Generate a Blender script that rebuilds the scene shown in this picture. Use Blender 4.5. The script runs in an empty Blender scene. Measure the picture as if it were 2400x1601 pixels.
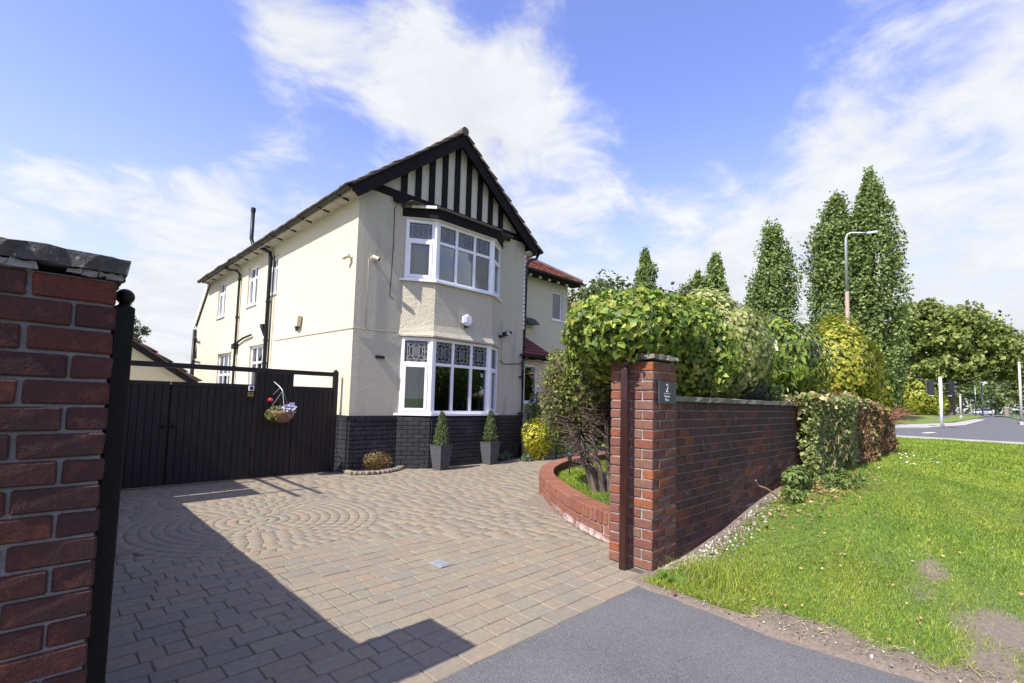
import bpy, math, random
import numpy as np
from mathutils import Matrix, Vector
random.seed(7)
rng = np.random.default_rng(11)
scn = bpy.context.scene
COL = scn.collection
R = math.radians

# ------------------------------------------------------------------ camera
CAM_H = 1.25
FPX, CYP = 1132.864, 859.766                     # focal length and principal row for a 2400 x 1601 frame
yaw, pitch, roll = R(44.489445), R(3.94611323), R(1.53283964)
fw = np.array([math.sin(yaw) * math.cos(pitch), math.cos(yaw) * math.cos(pitch), math.sin(pitch)])
r0 = np.array([math.cos(yaw), -math.sin(yaw), 0.0])
u0 = np.cross(r0, fw)
rt = math.cos(roll) * r0 + math.sin(roll) * u0
up = -math.sin(roll) * r0 + math.cos(roll) * u0
cam_d = bpy.data.cameras.new('camera')
cam = bpy.data.objects.new('camera', cam_d)
COL.objects.link(cam)
cam.matrix_world = Matrix(((rt[0], up[0], -fw[0], 0), (rt[1], up[1], -fw[1], 0), (rt[2], up[2], -fw[2], CAM_H), (0, 0, 0, 1)))
cam_d.sensor_width = 36
cam_d.lens = FPX / 2400 * 36
cam_d.shift_y = (CYP - 800.5) / 2400
cam_d.clip_start = 0.05
cam_d.clip_end = 3000
scn.camera = cam

def project(p):
    v = np.array(p, float) - np.array([0, 0, CAM_H])
    d = v @ fw
    return (1200 + FPX * (v @ rt) / d, CYP - FPX * (v @ up) / d, d)

# ------------------------------------------------------------------ sky, sun, exposure
SUN_EL, SUN_AZ = 47.5, 2.2                        # the light travels along +X, turned SUN_AZ towards +Y
world = bpy.data.worlds.new('World')
scn.world = world
world.use_nodes = True
def build_world():
    nt = world.node_tree
    nt.nodes.clear()
    N = lambda t, **k: (lambda n: [setattr(n, a, b) for a, b in k.items()] and n or n)(nt.nodes.new(t))
    L = nt.links.new
    out = N('ShaderNodeOutputWorld')
    bg = N('ShaderNodeBackground'); bg.inputs[1].default_value = SKY_STRENGTH
    L(bg.outputs[0], out.inputs[0])
    sky = N('ShaderNodeTexSky', sky_type='NISHITA', sun_disc=False)
    sky.sun_elevation = R(SUN_EL); sky.sun_rotation = R(270 - SUN_AZ)
    sky.air_density = 1.0; sky.dust_density = 0.6; sky.ozone_density = 2.6
    tc = N('ShaderNodeTexCoord')
    sep = N('ShaderNodeSeparateXYZ'); L(tc.outputs['Generated'], sep.inputs[0])
    def math_(op, a, b=None, c=None, clamp=False):
        n = N('ShaderNodeMath', operation=op, use_clamp=clamp)
        for i, v in enumerate((a, b, c)):
            if v is None: continue
            if isinstance(v, (int, float)): n.inputs[i].default_value = v
            else: L(v, n.inputs[i])
        return n.outputs[0]
    zc = math_('MAXIMUM', sep.outputs[2], 0.0)
    den = math_('ADD', zc, 0.16)
    div = N('ShaderNodeVectorMath', operation='DIVIDE')
    cmb = N('ShaderNodeCombineXYZ')
    for i in range(3): L(den, cmb.inputs[i])
    L(tc.outputs['Generated'], div.inputs[0]); L(cmb.outputs[0], div.inputs[1])
    def noise(scale, detail, rough, dist, off):
        mp = N('ShaderNodeMapping'); L(div.outputs[0], mp.inputs[0])
        mp.inputs['Location'].default_value = off
        n = N('ShaderNodeTexNoise'); L(mp.outputs[0], n.inputs['Vector'])
        n.inputs['Scale'].default_value = scale; n.inputs['Detail'].default_value = detail
        n.inputs['Roughness'].default_value = rough; n.inputs['Distortion'].default_value = dist
        return n.outputs['Fac']
    n1 = noise(3.4, 10, 0.60, 0.35, (3.1, 1.7, 0.4))
    n2 = noise(0.9, 3, 0.5, 0.1, (7.3, 2.2, 0.0))
    dens = math_('ADD', math_('MULTIPLY', n1, 0.62), math_('MULTIPLY', n2, 0.38))
    # where the cloud banks of this sky stand: (direction, radius, weight)
    for (d, rad, wgt) in CLOUD_BANKS:
        v = N('ShaderNodeVectorMath', operation='DISTANCE')
        nrm = N('ShaderNodeVectorMath', operation='NORMALIZE'); L(tc.outputs['Generated'], nrm.inputs[0])
        L(nrm.outputs[0], v.inputs[0]); v.inputs[1].default_value = d
        mr = N('ShaderNodeMapRange', interpolation_type='SMOOTHSTEP')
        L(v.outputs['Value'], mr.inputs[0])
        mr.inputs[1].default_value = 0.0; mr.inputs[2].default_value = rad
        mr.inputs[3].default_value = wgt; mr.inputs[4].default_value = 0.0
        dens = math_('ADD', dens, mr.outputs[0])
    # thicker towards the horizon, as a layer seen edge-on is
    hz = N('ShaderNodeMapRange', interpolation_type='SMOOTHSTEP'); L(sep.outputs[2], hz.inputs[0])
    hz.inputs[1].default_value = 0.0; hz.inputs[2].default_value = 0.48; hz.inputs[3].default_value = 0.31; hz.inputs[4].default_value = 0.0
    dens = math_('ADD', dens, hz.outputs[0])
    cov = N('ShaderNodeMapRange', interpolation_type='SMOOTHSTEP'); L(dens, cov.inputs[0])
    cov.inputs[1].default_value = 0.49; cov.inputs[2].default_value = 0.69; cov.inputs[3].default_value = 0.0; cov.inputs[4].default_value = 0.97
    tone = N('ShaderNodeMapRange'); L(n1, tone.inputs[0])
    tone.inputs[1].default_value = 0.35; tone.inputs[2].default_value = 0.7; tone.inputs[3].default_value = CLOUD_V * 0.84; tone.inputs[4].default_value = CLOUD_V
    cc = N('ShaderNodeMix', data_type='RGBA', blend_type='MULTIPLY'); cc.inputs[0].default_value = 1
    rgb = N('ShaderNodeCombineXYZ')
    for i, k in enumerate((0.945, 0.965, 1.0)): L(math_('MULTIPLY', tone.outputs[0], k), rgb.inputs[i])
    # plain sky, a touch more violet as the photograph has it
    sc = N('ShaderNodeVectorMath', operation='MULTIPLY'); L(sky.outputs[0], sc.inputs[0]); sc.inputs[1].default_value = SKY_TINT
    hzm = N('ShaderNodeMapRange', interpolation_type='SMOOTHSTEP'); L(sep.outputs[2], hzm.inputs[0])
    hzm.inputs[1].default_value = 0.0; hzm.inputs[2].default_value = 0.55; hzm.inputs[3].default_value = 0.62; hzm.inputs[4].default_value = 0.0
    hmix = N('ShaderNodeMix', data_type='RGBA'); L(hzm.outputs[0], hmix.inputs[0]); L(sc.outputs[0], hmix.inputs[6]); hmix.inputs[7].default_value = (CLOUD_V * .80, CLOUD_V * .86, CLOUD_V * 1.0, 1)
    mix = N('ShaderNodeMix', data_type='RGBA')
    L(cov.outputs[0], mix.inputs[0]); L(hmix.outputs[2], mix.inputs[6]); L(rgb.outputs[0], mix.inputs[7])
    L(mix.outputs[2], bg.inputs[0])
SKY_STRENGTH = 0.13
CLOUD_V = 4.8
SKY_TINT = (1.46, 1.24, 1.64)
def pdir(px, py):
    d = fw + rt * (px - 1200) / FPX - up * (py - CYP) / FPX
    d = d / np.linalg.norm(d)
    return tuple(round(float(x), 4) for x in d)
CLOUD_BANKS = [((0.23, 0.792, 0.566), 0.17, 0.17), ((0.463, 0.707, 0.534), 0.22, 0.16), ((0.633, 0.603, 0.485), 0.25, 0.14), ((0.198, 0.907, 0.371), 0.16, 0.12), ((0.047, 0.95, 0.31), 0.12, 0.1), ((0.879, 0.124, 0.46), 0.16, 0.06), ((0.885, -0.005, 0.466), 0.22, 0.08), ((0.90, 0.28, 0.30), 0.30, 0.10),
               ((-0.002, 0.895, 0.446), 0.3, -0.2), ((0.728, 0.357, 0.586), 0.28, -0.22), ((0.486, 0.588, 0.647), 0.1, -0.1), ((0.136, 0.888, 0.438), 0.14, -0.12), ((0.082, 0.848, 0.524), 0.2, -0.15)]
build_world()

sun_d = bpy.data.lights.new('sun', 'SUN')
sun_d.energy = 5.0
sun_d.angle = R(0.5)
sun_d.color = (1.0, 0.945, 0.86)
sun = bpy.data.objects.new('sun', sun_d)
COL.objects.link(sun)
sv = Vector((math.cos(R(SUN_EL)) * math.cos(R(SUN_AZ)), math.cos(R(SUN_EL)) * math.sin(R(SUN_AZ)), -math.sin(R(SUN_EL))))
sun.rotation_euler = sv.to_track_quat('-Z', 'Y').to_euler()
sun.location = (-30, -2, 35)

scn.view_settings.view_transform = 'Standard'
scn.view_settings.look = 'None'
scn.view_settings.gamma = 1
scn.view_settings.exposure = 0.7
scn.view_settings.use_curve_mapping = False

# ------------------------------------------------------------------ materials
MATS = {}
def nodes_of(name):
    m = bpy.data.materials.new(name); m.use_nodes = True
    nt = m.node_tree
    b = nt.nodes['Principled BSDF']
    return m, nt, b
def mth(nt, op, a, b=None, clamp=False):
    n = nt.nodes.new('ShaderNodeMath'); n.operation = op; n.use_clamp = clamp
    for i, v in enumerate((a, b)):
        if v is None: continue
        if isinstance(v, (int, float)): n.inputs[i].default_value = v
        else: nt.links.new(v, n.inputs[i])
    return n.outputs[0]
def tex_noise(nt, scale, detail=4, rough=0.6, world=True, stretch=None, dist=0.0):
    n = nt.nodes.new('ShaderNodeTexNoise')
    n.inputs['Scale'].default_value = scale; n.inputs['Detail'].default_value = detail; n.inputs['Roughness'].default_value = rough
    n.inputs['Distortion'].default_value = dist
    g = nt.nodes.new('ShaderNodeNewGeometry') if world else nt.nodes.new('ShaderNodeTexCoord')
    src = g.outputs['Position'] if world else g.outputs['Object']
    if stretch:
        mp = nt.nodes.new('ShaderNodeMapping'); mp.inputs['Scale'].default_value = stretch
        nt.links.new(src, mp.inputs[0]); src = mp.outputs[0]
    nt.links.new(src, n.inputs['Vector'])
    return n.outputs['Fac']
def ramp(nt, fac, stops, interp='LINEAR'):
    r = nt.nodes.new('ShaderNodeValToRGB'); r.color_ramp.interpolation = interp
    e = r.color_ramp.elements
    while len(e) < len(stops): e.new(0.5)
    for i, (p, c) in enumerate(stops):
        e[i].position = p; e[i].color = (c[0], c[1], c[2], 1)
    nt.links.new(fac, r.inputs[0])
    return r.outputs[0]
def mixc(nt, fac, a, b, blend='MIX'):
    n = nt.nodes.new('ShaderNodeMix'); n.data_type = 'RGBA'; n.blend_type = blend
    for i, v in ((0, fac), (6, a), (7, b)):
        if isinstance(v, (int, float)): n.inputs[i].default_value = v
        elif isinstance(v, tuple): n.inputs[i].default_value = (v[0], v[1], v[2], 1)
        else: nt.links.new(v, n.inputs[i])
    return n.outputs[2]
def maprange(nt, v, a, b, c, d):
    n = nt.nodes.new('ShaderNodeMapRange'); n.interpolation_type = 'SMOOTHSTEP'
    nt.links.new(v, n.inputs[0])
    for i, k in enumerate((a, b, c, d)): n.inputs[i + 1].default_value = k
    return n.outputs[0]
def bump(nt, b, h, strength, dist):
    n = nt.nodes.new('ShaderNodeBump'); n.inputs['Strength'].default_value = strength; n.inputs['Distance'].default_value = dist
    nt.links.new(h, n.inputs['Height']); nt.links.new(n.outputs[0], b.inputs['Normal'])
def piece_random(nt):
    o = nt.nodes.new('ShaderNodeObjectInfo'); g = nt.nodes.new('ShaderNodeNewGeometry')
    return mth(nt, 'FRACT', mth(nt, 'ADD', o.outputs['Random'], g.outputs['Random Per Island']))

def simple(name, col, rough=0.6, var=0.12, nscale=6.0, bscale=None, bstr=0.3, bdist=0.01, metal=0.0, spec=0.5, coat=0.0):
    m, nt, b = nodes_of(name)
    f = tex_noise(nt, nscale, 5, 0.65)
    lo = tuple(c * (1 - var) for c in col); hi = tuple(min(1, c * (1 + var)) for c in col)
    nt.links.new(ramp(nt, f, [(0.3, lo), (0.7, hi)]), b.inputs['Base Color'])
    b.inputs['Roughness'].default_value = rough; b.inputs['Metallic'].default_value = metal
    b.inputs['Specular IOR Level'].default_value = spec; b.inputs['Coat Weight'].default_value = coat
    if bscale: bump(nt, b, tex_noise(nt, bscale, 4, 0.6), bstr, bdist)
    MATS[name] = m
    return m

def mat_brick(name, stops, soot=0.0, white=0.0, rough=0.92, mott=0.42):
    m, nt, b = nodes_of(name)
    rnd = piece_random(nt)
    c = ramp(nt, rnd, stops, 'LINEAR')
    mot = tex_noise(nt, 34, 6, 0.7)
    c = mixc(nt, maprange(nt, mot, 0.40, 0.72, 0.0, mott), c, (0.055, 0.032, 0.029))
    if mott > 0.5: c = mixc(nt, maprange(nt, tex_noise(nt, 15, 6, 0.75), 0.50, 0.68, 0.0, 0.6), c, (0.21, 0.066, 0.035))
    fine = tex_noise(nt, 160, 3, 0.6)
    c = mixc(nt, 0.32, c, ramp(nt, fine, [(0.3, (0.25, 0.25, 0.25)), (0.7, (0.85, 0.85, 0.85))]), 'OVERLAY')
    if soot:
        s = tex_noise(nt, 1.5, 4, 0.6)
        c = mixc(nt, maprange(nt, s, 0.36, 0.60, 0.0, soot), c, (0.050, 0.036, 0.034))
    if white:
        w = tex_noise(nt, 5.5, 5, 0.7)
        c = mixc(nt, maprange(nt, w, 0.59, 0.74, 0.0, white), c, (0.5, 0.46, 0.43))
    if name == 'brick_orange':                      # salt bloom low down at the pier end
        gp_ = nt.nodes.new('ShaderNodeNewGeometry'); sx_ = nt.nodes.new('ShaderNodeSeparateXYZ'); nt.links.new(gp_.outputs['Position'], sx_.inputs[0])
        k_ = mth(nt, 'MULTIPLY', maprange(nt, sx_.outputs[2], 0.03, 0.11, 1.0, 0.0), maprange(nt, sx_.outputs[1], 3.2, 3.9, 1.0, 0.0))
        k_ = mth(nt, 'MULTIPLY', k_, maprange(nt, tex_noise(nt, 9, 5, 0.7), 0.40, 0.58, 0.0, 0.85))
        c = mixc(nt, k_, c, (0.55, 0.52, 0.50))
    nt.links.new(c, b.inputs['Base Color'])
    b.inputs['Roughness'].default_value = rough; b.inputs['Specular IOR Level'].default_value = 0.15
    bump(nt, b, mth(nt, 'ADD', mth(nt, 'MULTIPLY', mot, 0.9), mth(nt, 'MULTIPLY', fine, 0.5)), 0.85, 0.008)
    MATS[name] = m
mat_brick('brick_red', [(0.0, (0.165, 0.070, 0.052)), (0.2, (0.195, 0.112, 0.078)), (0.4, (0.160, 0.074, 0.060)), (0.6, (0.205, 0.100, 0.070)), (0.75, (0.160, 0.066, 0.055)), (0.9, (0.27, 0.090, 0.040)), (1.0, (0.18, 0.098, 0.072))])
mat_brick('brick_dark', [(0.0, (0.135, 0.064, 0.050)), (0.35, (0.088, 0.052, 0.045)), (0.7, (0.150, 0.066, 0.049)), (0.9, (0.235, 0.080, 0.042)), (1.0, (0.105, 0.058, 0.051))], soot=0.55, white=0.4)
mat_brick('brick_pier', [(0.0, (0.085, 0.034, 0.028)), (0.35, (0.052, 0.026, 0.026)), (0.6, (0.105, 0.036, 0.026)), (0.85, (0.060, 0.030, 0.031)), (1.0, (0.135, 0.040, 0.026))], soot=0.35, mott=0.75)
mat_brick('brick_orange', [(0.0, (0.235, 0.094, 0.060)), (0.4, (0.265, 0.118, 0.074)), (0.7, (0.205, 0.084, 0.060)), (1.0, (0.25, 0.112, 0.078))], white=0.3)

def mat_paint_brick():
    m, nt, b = nodes_of('painted_brick')
    f = tex_noise(nt, 7, 5, 0.65)
    c = ramp(nt, f, [(0.3, (0.015, 0.0145, 0.017)), (0.7, (0.031, 0.031, 0.036))])
    d = tex_noise(nt, 2.2, 4, 0.6)
    c = mixc(nt, maprange(nt, d, 0.55, 0.8, 0.0, 0.35), c, (0.12, 0.115, 0.115))
    nt.links.new(c, b.inputs['Base Color']); b.inputs['Roughness'].default_value = 0.55
    bump(nt, b, tex_noise(nt, 90, 4, 0.6), 0.4, 0.004)
    MATS['painted_brick'] = m
mat_paint_brick()

def mat_render(name, col, stain, grey):
    m, nt, b = nodes_of(name)
    big = tex_noise(nt, 0.8, 5, 0.6)
    c = ramp(nt, big, [(0.3, tuple(k * 0.94 for k in col)), (0.7, col)])
    st = tex_noise(nt, 2.4, 6, 0.7, stretch=(1.5, 1.5, 0.28))
    c = mixc(nt, maprange(nt, st, 0.52, 0.78, 0.0, stain), c, grey)
    fine = tex_noise(nt, 95, 3, 0.7)
    c = mixc(nt, maprange(nt, fine, 0.5, 0.75, 0.0, 0.14), c, tuple(k * 0.6 for k in col))
    nt.links.new(c, b.inputs['Base Color']); b.inputs['Roughness'].default_value = 0.9; b.inputs['Specular IOR Level'].default_value = 0.2
    v = nt.nodes.new('ShaderNodeTexVoronoi'); v.inputs['Scale'].default_value = 55
    g = nt.nodes.new('ShaderNodeNewGeometry'); nt.links.new(g.outputs['Position'], v.inputs['Vector'])
    h = mth(nt, 'ADD', mth(nt, 'MULTIPLY', fine, 0.7), mth(nt, 'MULTIPLY', v.outputs['Distance'], 0.45))
    h = mth(nt, 'ADD', h, mth(nt, 'MULTIPLY', tex_noise(nt, 9, 4, 0.6), 0.9))
    bump(nt, b, h, 0.75, 0.03)
    MATS[name] = m
mat_render('cream_render', (0.67, 0.61, 0.46), 0.25, (0.55, 0.50, 0.40))
mat_render('cream_shade_weathered', (0.60, 0.555, 0.43), 0.75, (0.31, 0.295, 0.245))  # weathered streaks; base and greying also deepened for the shade of the front
mat_render('khaki_render', (0.60, 0.55, 0.38), 0.2, (0.45, 0.40, 0.28))
mat_render('gable_panel', (0.74, 0.70, 0.56), 0.30, (0.50, 0.47, 0.40))

def mat_black_timber():
    m, nt, b = nodes_of('black_timber')
    f = tex_noise(nt, 9, 6, 0.7)
    c = ramp(nt, f, [(0.3, (0.009, 0.008, 0.008)), (0.7, (0.020, 0.018, 0.018))])
    p = tex_noise(nt, 13, 5, 0.75)
    c = mixc(nt, maprange(nt, p, 0.69, 0.74, 0.0, 0.8), c, (0.42, 0.38, 0.35))
    nt.links.new(c, b.inputs['Base Color']); b.inputs['Roughness'].default_value = 0.75; b.inputs['Specular IOR Level'].default_value = 0.12
    bump(nt, b, tex_noise(nt, 40, 4, 0.6), 0.25, 0.004)
    MATS['black_timber'] = m
mat_black_timber()

def mat_paver(name):
    m, nt, b = nodes_of(name)
    rnd = piece_random(nt)
    c = ramp(nt, rnd, [(0.0, (0.250, 0.204, 0.148)), (0.2, (0.268, 0.226, 0.158)), (0.38, (0.230, 0.196, 0.148)), (0.52, (0.285, 0.216, 0.146)), (0.68, (0.246, 0.206, 0.156)), (0.8, (0.224, 0.208, 0.162)), (0.9, (0.278, 0.232, 0.156)), (1.0, (0.25, 0.205, 0.15))])
    f = tex_noise(nt, 26, 6, 0.7)
    c = mixc(nt, maprange(nt, f, 0.35, 0.7, 0.30, 0.0), c, (0.105, 0.10, 0.092))
    sp = tex_noise(nt, 210, 2, 0.5)
    c = mixc(nt, maprange(nt, sp, 0.64, 0.72, 0.0, 0.45), c, (0.48, 0.45, 0.41))
    c = mixc(nt, maprange(nt, sp, 0.36, 0.27, 0.0, 0.35), c, (0.07, 0.065, 0.06))
    big = tex_noise(nt, 0.9, 4, 0.6)
    c = mixc(nt, maprange(nt, big, 0.45, 0.7, 0.0, 0.30), c, (0.16, 0.145, 0.13))
    nt.links.new(c, b.inputs['Base Color']); b.inputs['Roughness'].default_value = 0.9; b.inputs['Specular IOR Level'].default_value = 0.2
    bump(nt, b, mth(nt, 'ADD', f, mth(nt, 'MULTIPLY', sp, 0.5)), 0.45, 0.006)
    MATS[name] = m
mat_paver('paver')
def mat_joint():
    m, nt, b = nodes_of('joint_sand')
    f = tex_noise(nt, 5, 5, 0.65)
    c = ramp(nt, f, [(0.35, (0.060, 0.051, 0.040)), (0.55, (0.105, 0.090, 0.062)), (0.66, (0.12, 0.125, 0.045))])
    nt.links.new(c, b.inputs['Base Color']); b.inputs['Roughness'].default_value = 0.95
    bump(nt, b, tex_noise(nt, 140, 3, 0.6), 0.5, 0.006)
    MATS['joint_sand'] = m
mat_joint()
def mat_asphalt(name, col, fleck):
    m, nt, b = nodes_of(name)
    f = tex_noise(nt, 1.3, 5, 0.6)
    c = ramp(nt, f, [(0.3, tuple(k * 0.82 for k in col)), (0.7, tuple(k * 1.15 for k in col))])
    v = nt.nodes.new('ShaderNodeTexVoronoi'); v.inputs['Scale'].default_value = 190
    g = nt.nodes.new('ShaderNodeNewGeometry'); nt.links.new(g.outputs['Position'], v.inputs['Vector'])
    s = nt.nodes.new('ShaderNodeSeparateColor'); nt.links.new(v.outputs['Color'], s.inputs[0])
    c = mixc(nt, maprange(nt, s.outputs[0], 0.80, 0.97, 0.0, fleck), c, (0.40, 0.39, 0.37))
    c = mixc(nt, maprange(nt, s.outputs[1], 0.2, 0.0, 0.0, 0.5), c, (0.015, 0.015, 0.016))
    nt.links.new(c, b.inputs['Base Color']); b.inputs['Roughness'].default_value = 0.85
    bump(nt, b, mth(nt, 'ADD', v.outputs['Distance'], tex_noise(nt, 60, 3, 0.6)), 0.55, 0.006)
    MATS[name] = m
mat_asphalt('tarmac', (0.118, 0.117, 0.116), 0.20)
mat_asphalt('road_asphalt', (0.115, 0.115, 0.122), 0.15)
def mat_verge():
    m, nt, b = nodes_of('verge_soil')
    f = tex_noise(nt, 3.5, 6, 0.7)
    soil = ramp(nt, tex_noise(nt, 45, 5, 0.7), [(0.3, (0.125, 0.098, 0.073)), (0.7, (0.235, 0.19, 0.148))])
    grs = ramp(nt, tex_noise(nt, 20, 5, 0.7), [(0.3, (0.055, 0.095, 0.016)), (0.7, (0.12, 0.19, 0.03))])
    at = nt.nodes.new('ShaderNodeAttribute'); at.attribute_name = 'Col'
    sp = nt.nodes.new('ShaderNodeSeparateColor'); nt.links.new(at.outputs['Color'], sp.inputs[0])
    k = maprange(nt, mth(nt, 'ADD', sp.outputs[0], mth(nt, 'MULTIPLY', mth(nt, 'SUBTRACT', f, 0.5), 0.9)), 0.35, 0.65, 0.0, 1.0)
    nt.links.new(mixc(nt, k, soil, grs), b.inputs['Base Color']); b.inputs['Roughness'].default_value = 0.95
    bump(nt, b, tex_noise(nt, 70, 5, 0.7), 0.6, 0.015)
    MATS['verge_soil'] = m
mat_verge()
def mat_grass_far():
    m, nt, b = nodes_of('grass_field')
    f = tex_noise(nt, 0.35, 5, 0.65); g = tex_noise(nt, 6, 4, 0.7)
    c = ramp(nt, f, [(0.3, (0.10, 0.165, 0.022)), (0.55, (0.14, 0.20, 0.03)), (0.75, (0.20, 0.20, 0.06))])
    c = mixc(nt, maprange(nt, g, 0.4, 0.7, 0.0, 0.4), c, (0.06, 0.10, 0.015))
    nt.links.new(c, b.inputs['Base Color']); b.inputs['Roughness'].default_value = 0.95
    bump(nt, b, g, 0.5, 0.05)
    MATS['grass_field'] = m
mat_grass_far()

def mat_leaf(name, rough=0.5, trans=0.32, spec=0.35):
    m, nt, b = nodes_of(name)
    at = nt.nodes.new('ShaderNodeAttribute'); at.attribute_name = 'Col'
    nt.links.new(at.outputs['Color'], b.inputs['Base Color'])
    b.inputs['Roughness'].default_value = rough; b.inputs['Specular IOR Level'].default_value = spec
    tr = nt.nodes.new('ShaderNodeBsdfTranslucent')
    hs = nt.nodes.new('ShaderNodeHueSaturation'); hs.inputs['Saturation'].default_value = 1.1; hs.inputs['Value'].default_value = 1.35
    nt.links.new(at.outputs['Color'], hs.inputs['Color']); nt.links.new(hs.outputs[0], tr.inputs[0])
    mx = nt.nodes.new('ShaderNodeMixShader'); mx.inputs[0].default_value = trans
    nt.links.new(b.outputs[0], mx.inputs[1]); nt.links.new(tr.outputs[0], mx.inputs[2])
    nt.links.new(mx.outputs[0], nt.nodes['Material Output'].inputs[0])
    MATS[name] = m
mat_leaf('leaf'); mat_leaf('leaf_glossy', 0.28, 0.22, 0.6); mat_leaf('grass_blade', 0.6, 0.38, 0.25); mat_leaf('dry_bits', 0.8, 0.1, 0.2)

def mat_bark():
    m, nt, b = nodes_of('bark')
    f = tex_noise(nt, 14, 6, 0.7, stretch=(1, 1, 0.25))
    nt.links.new(ramp(nt, f, [(0.3, (0.055, 0.042, 0.033)), (0.7, (0.20, 0.155, 0.12))]), b.inputs['Base Color'])
    b.inputs['Roughness'].default_value = 0.9
    bump(nt, b, f, 0.8, 0.02)
    MATS['bark'] = m
mat_bark()
def mat_glass(name, refl, tint):
    m, nt, b = nodes_of(name)
    gl = nt.nodes.new('ShaderNodeBsdfGlossy'); gl.inputs['Roughness'].default_value = 0.015; gl.inputs['Color'].default_value = (0.9, 0.93, 1, 1)
    tr = nt.nodes.new('ShaderNodeBsdfTransparent'); tr.inputs[0].default_value = (*tint, 1)
    fr = nt.nodes.new('ShaderNodeFresnel'); fr.inputs['IOR'].default_value = 1.5
    fac = mth(nt, 'ADD', mth(nt, 'MULTIPLY', fr.outputs[0], 1.25), refl, True)
    mx = nt.nodes.new('ShaderNodeMixShader'); nt.links.new(fac, mx.inputs[0])
    nt.links.new(tr.outputs[0], mx.inputs[1]); nt.links.new(gl.outputs[0], mx.inputs[2])
    bp = nt.nodes.new('ShaderNodeBump'); bp.inputs['Strength'].default_value = 0.02; bp.inputs['Distance'].default_value = 0.02
    nt.links.new(tex_noise(nt, 2.5, 2, 0.5), bp.inputs['Height']); nt.links.new(bp.outputs[0], gl.inputs['Normal'])
    nt.links.new(mx.outputs[0], nt.nodes['Material Output'].inputs[0])
    MATS[name] = m
mat_glass('window_glass', 0.055, (0.62, 0.66, 0.66))
mat_glass('leaded_glass', 0.02, (0.40, 0.43, 0.43))
def mat_gate():
    m, nt, b = nodes_of('gate_timber')
    rnd = piece_random(nt)
    f = tex_noise(nt, 22, 5, 0.7, stretch=(1, 1, 0.12))
    c = ramp(nt, f, [(0.3, (0.016, 0.0125, 0.0115)), (0.7, (0.031, 0.024, 0.022))])
    c = mixc(nt, mth(nt, 'MULTIPLY', rnd, 0.4), c, (0.016, 0.014, 0.014))
    nt.links.new(c, b.inputs['Base Color']); b.inputs['Roughness'].default_value = 0.6; b.inputs['Specular IOR Level'].default_value = 0.3
    bump(nt, b, f, 0.3, 0.004)
    MATS['gate_timber'] = m
mat_gate()
def mat_tiles(name, a, c2):
    m, nt, b = nodes_of(name)
    f = tex_noise(nt, 3, 6, 0.7)
    rnd = piece_random(nt)
    c = mixc(nt, rnd, a, c2)
    c = mixc(nt, maprange(nt, f, 0.45, 0.75, 0.0, 0.5), c, (0.09, 0.07, 0.06))
    nt.links.new(c, b.inputs['Base Color']); b.inputs['Roughness'].default_value = 0.85
    bump(nt, b, tex_noise(nt, 60, 4, 0.7), 0.4, 0.006)
    MATS[name] = m
mat_tiles('tile_red', (0.33, 0.085, 0.055), (0.24, 0.07, 0.05))
mat_tiles('tile_maroon', (0.17, 0.032, 0.030), (0.13, 0.028, 0.028))
mat_tiles('tile_brown', (0.13, 0.085, 0.07), (0.09, 0.065, 0.055))
def mat_stone(name, a, c2, lichen):
    m, nt, b = nodes_of(name)
    f = tex_noise(nt, 18, 6, 0.75)
    c = ramp(nt, f, [(0.3, a), (0.7, c2)])
    l = tex_noise(nt, 30, 5, 0.7)
    c = mixc(nt, maprange(nt, l, 0.58, 0.70, 0.0, 0.8), c, lichen)
    nt.links.new(c, b.inputs['Base Color']); b.inputs['Roughness'].default_value = 0.95
    bump(nt, b, mth(nt, 'ADD', f, mth(nt, 'MULTIPLY', tex_noise(nt, 120, 4, 0.7), 0.5)), 0.9, 0.015)
    MATS[name] = m
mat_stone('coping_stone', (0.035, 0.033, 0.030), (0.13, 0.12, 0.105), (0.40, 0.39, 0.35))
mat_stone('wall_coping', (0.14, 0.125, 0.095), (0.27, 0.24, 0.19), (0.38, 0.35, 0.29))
mat_stone('mortar', (0.26, 0.245, 0.225), (0.38, 0.36, 0.335), (0.44, 0.42, 0.39))
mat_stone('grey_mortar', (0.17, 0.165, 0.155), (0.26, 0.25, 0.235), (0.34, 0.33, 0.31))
mat_stone('wall_mortar', (0.20, 0.18, 0.16), (0.30, 0.28, 0.255), (0.40, 0.38, 0.35))
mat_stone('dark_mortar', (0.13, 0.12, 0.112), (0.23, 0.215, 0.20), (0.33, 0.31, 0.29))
simple('upvc', (0.82, 0.83, 0.85), 0.3, 0.03)
simple('white_paint', (0.78, 0.77, 0.74), 0.5, 0.06)
simple('dirty_shaded_cream', (0.36, 0.33, 0.26), 0.8, 0.3, 5)  # dirty boards, darkened further in colour for the shade under the eaves
simple('black_plastic', (0.018, 0.018, 0.019), 0.38, 0.2)
simple('gutter_black', (0.012, 0.014, 0.016), 0.45, 0.3, spec=0.3)
simple('black_steel', (0.007, 0.006, 0.006), 0.5, 0.3, 20, 60, 0.2, 0.002, spec=0.25)
simple('maroon_steel', (0.030, 0.0095, 0.008), 0.34, 0.18, 9, 70, 0.15, 0.002, coat=0.3)
simple('slate', (0.045, 0.047, 0.052), 0.45, 0.15, 10)
simple('sign_white', (0.85, 0.85, 0.85), 0.5, 0.02)
simple('pot_grey', (0.075, 0.078, 0.086), 0.5, 0.18, 9, 50, 0.3, 0.003)
simple('soil', (0.055, 0.042, 0.032), 0.95, 0.4, 30, 60, 0.8, 0.02)
simple('galvanised', (0.42, 0.44, 0.46), 0.45, 0.12, 8, metal=0.55)
simple('column_brown', (0.30, 0.22, 0.18), 0.6, 0.12)
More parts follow.
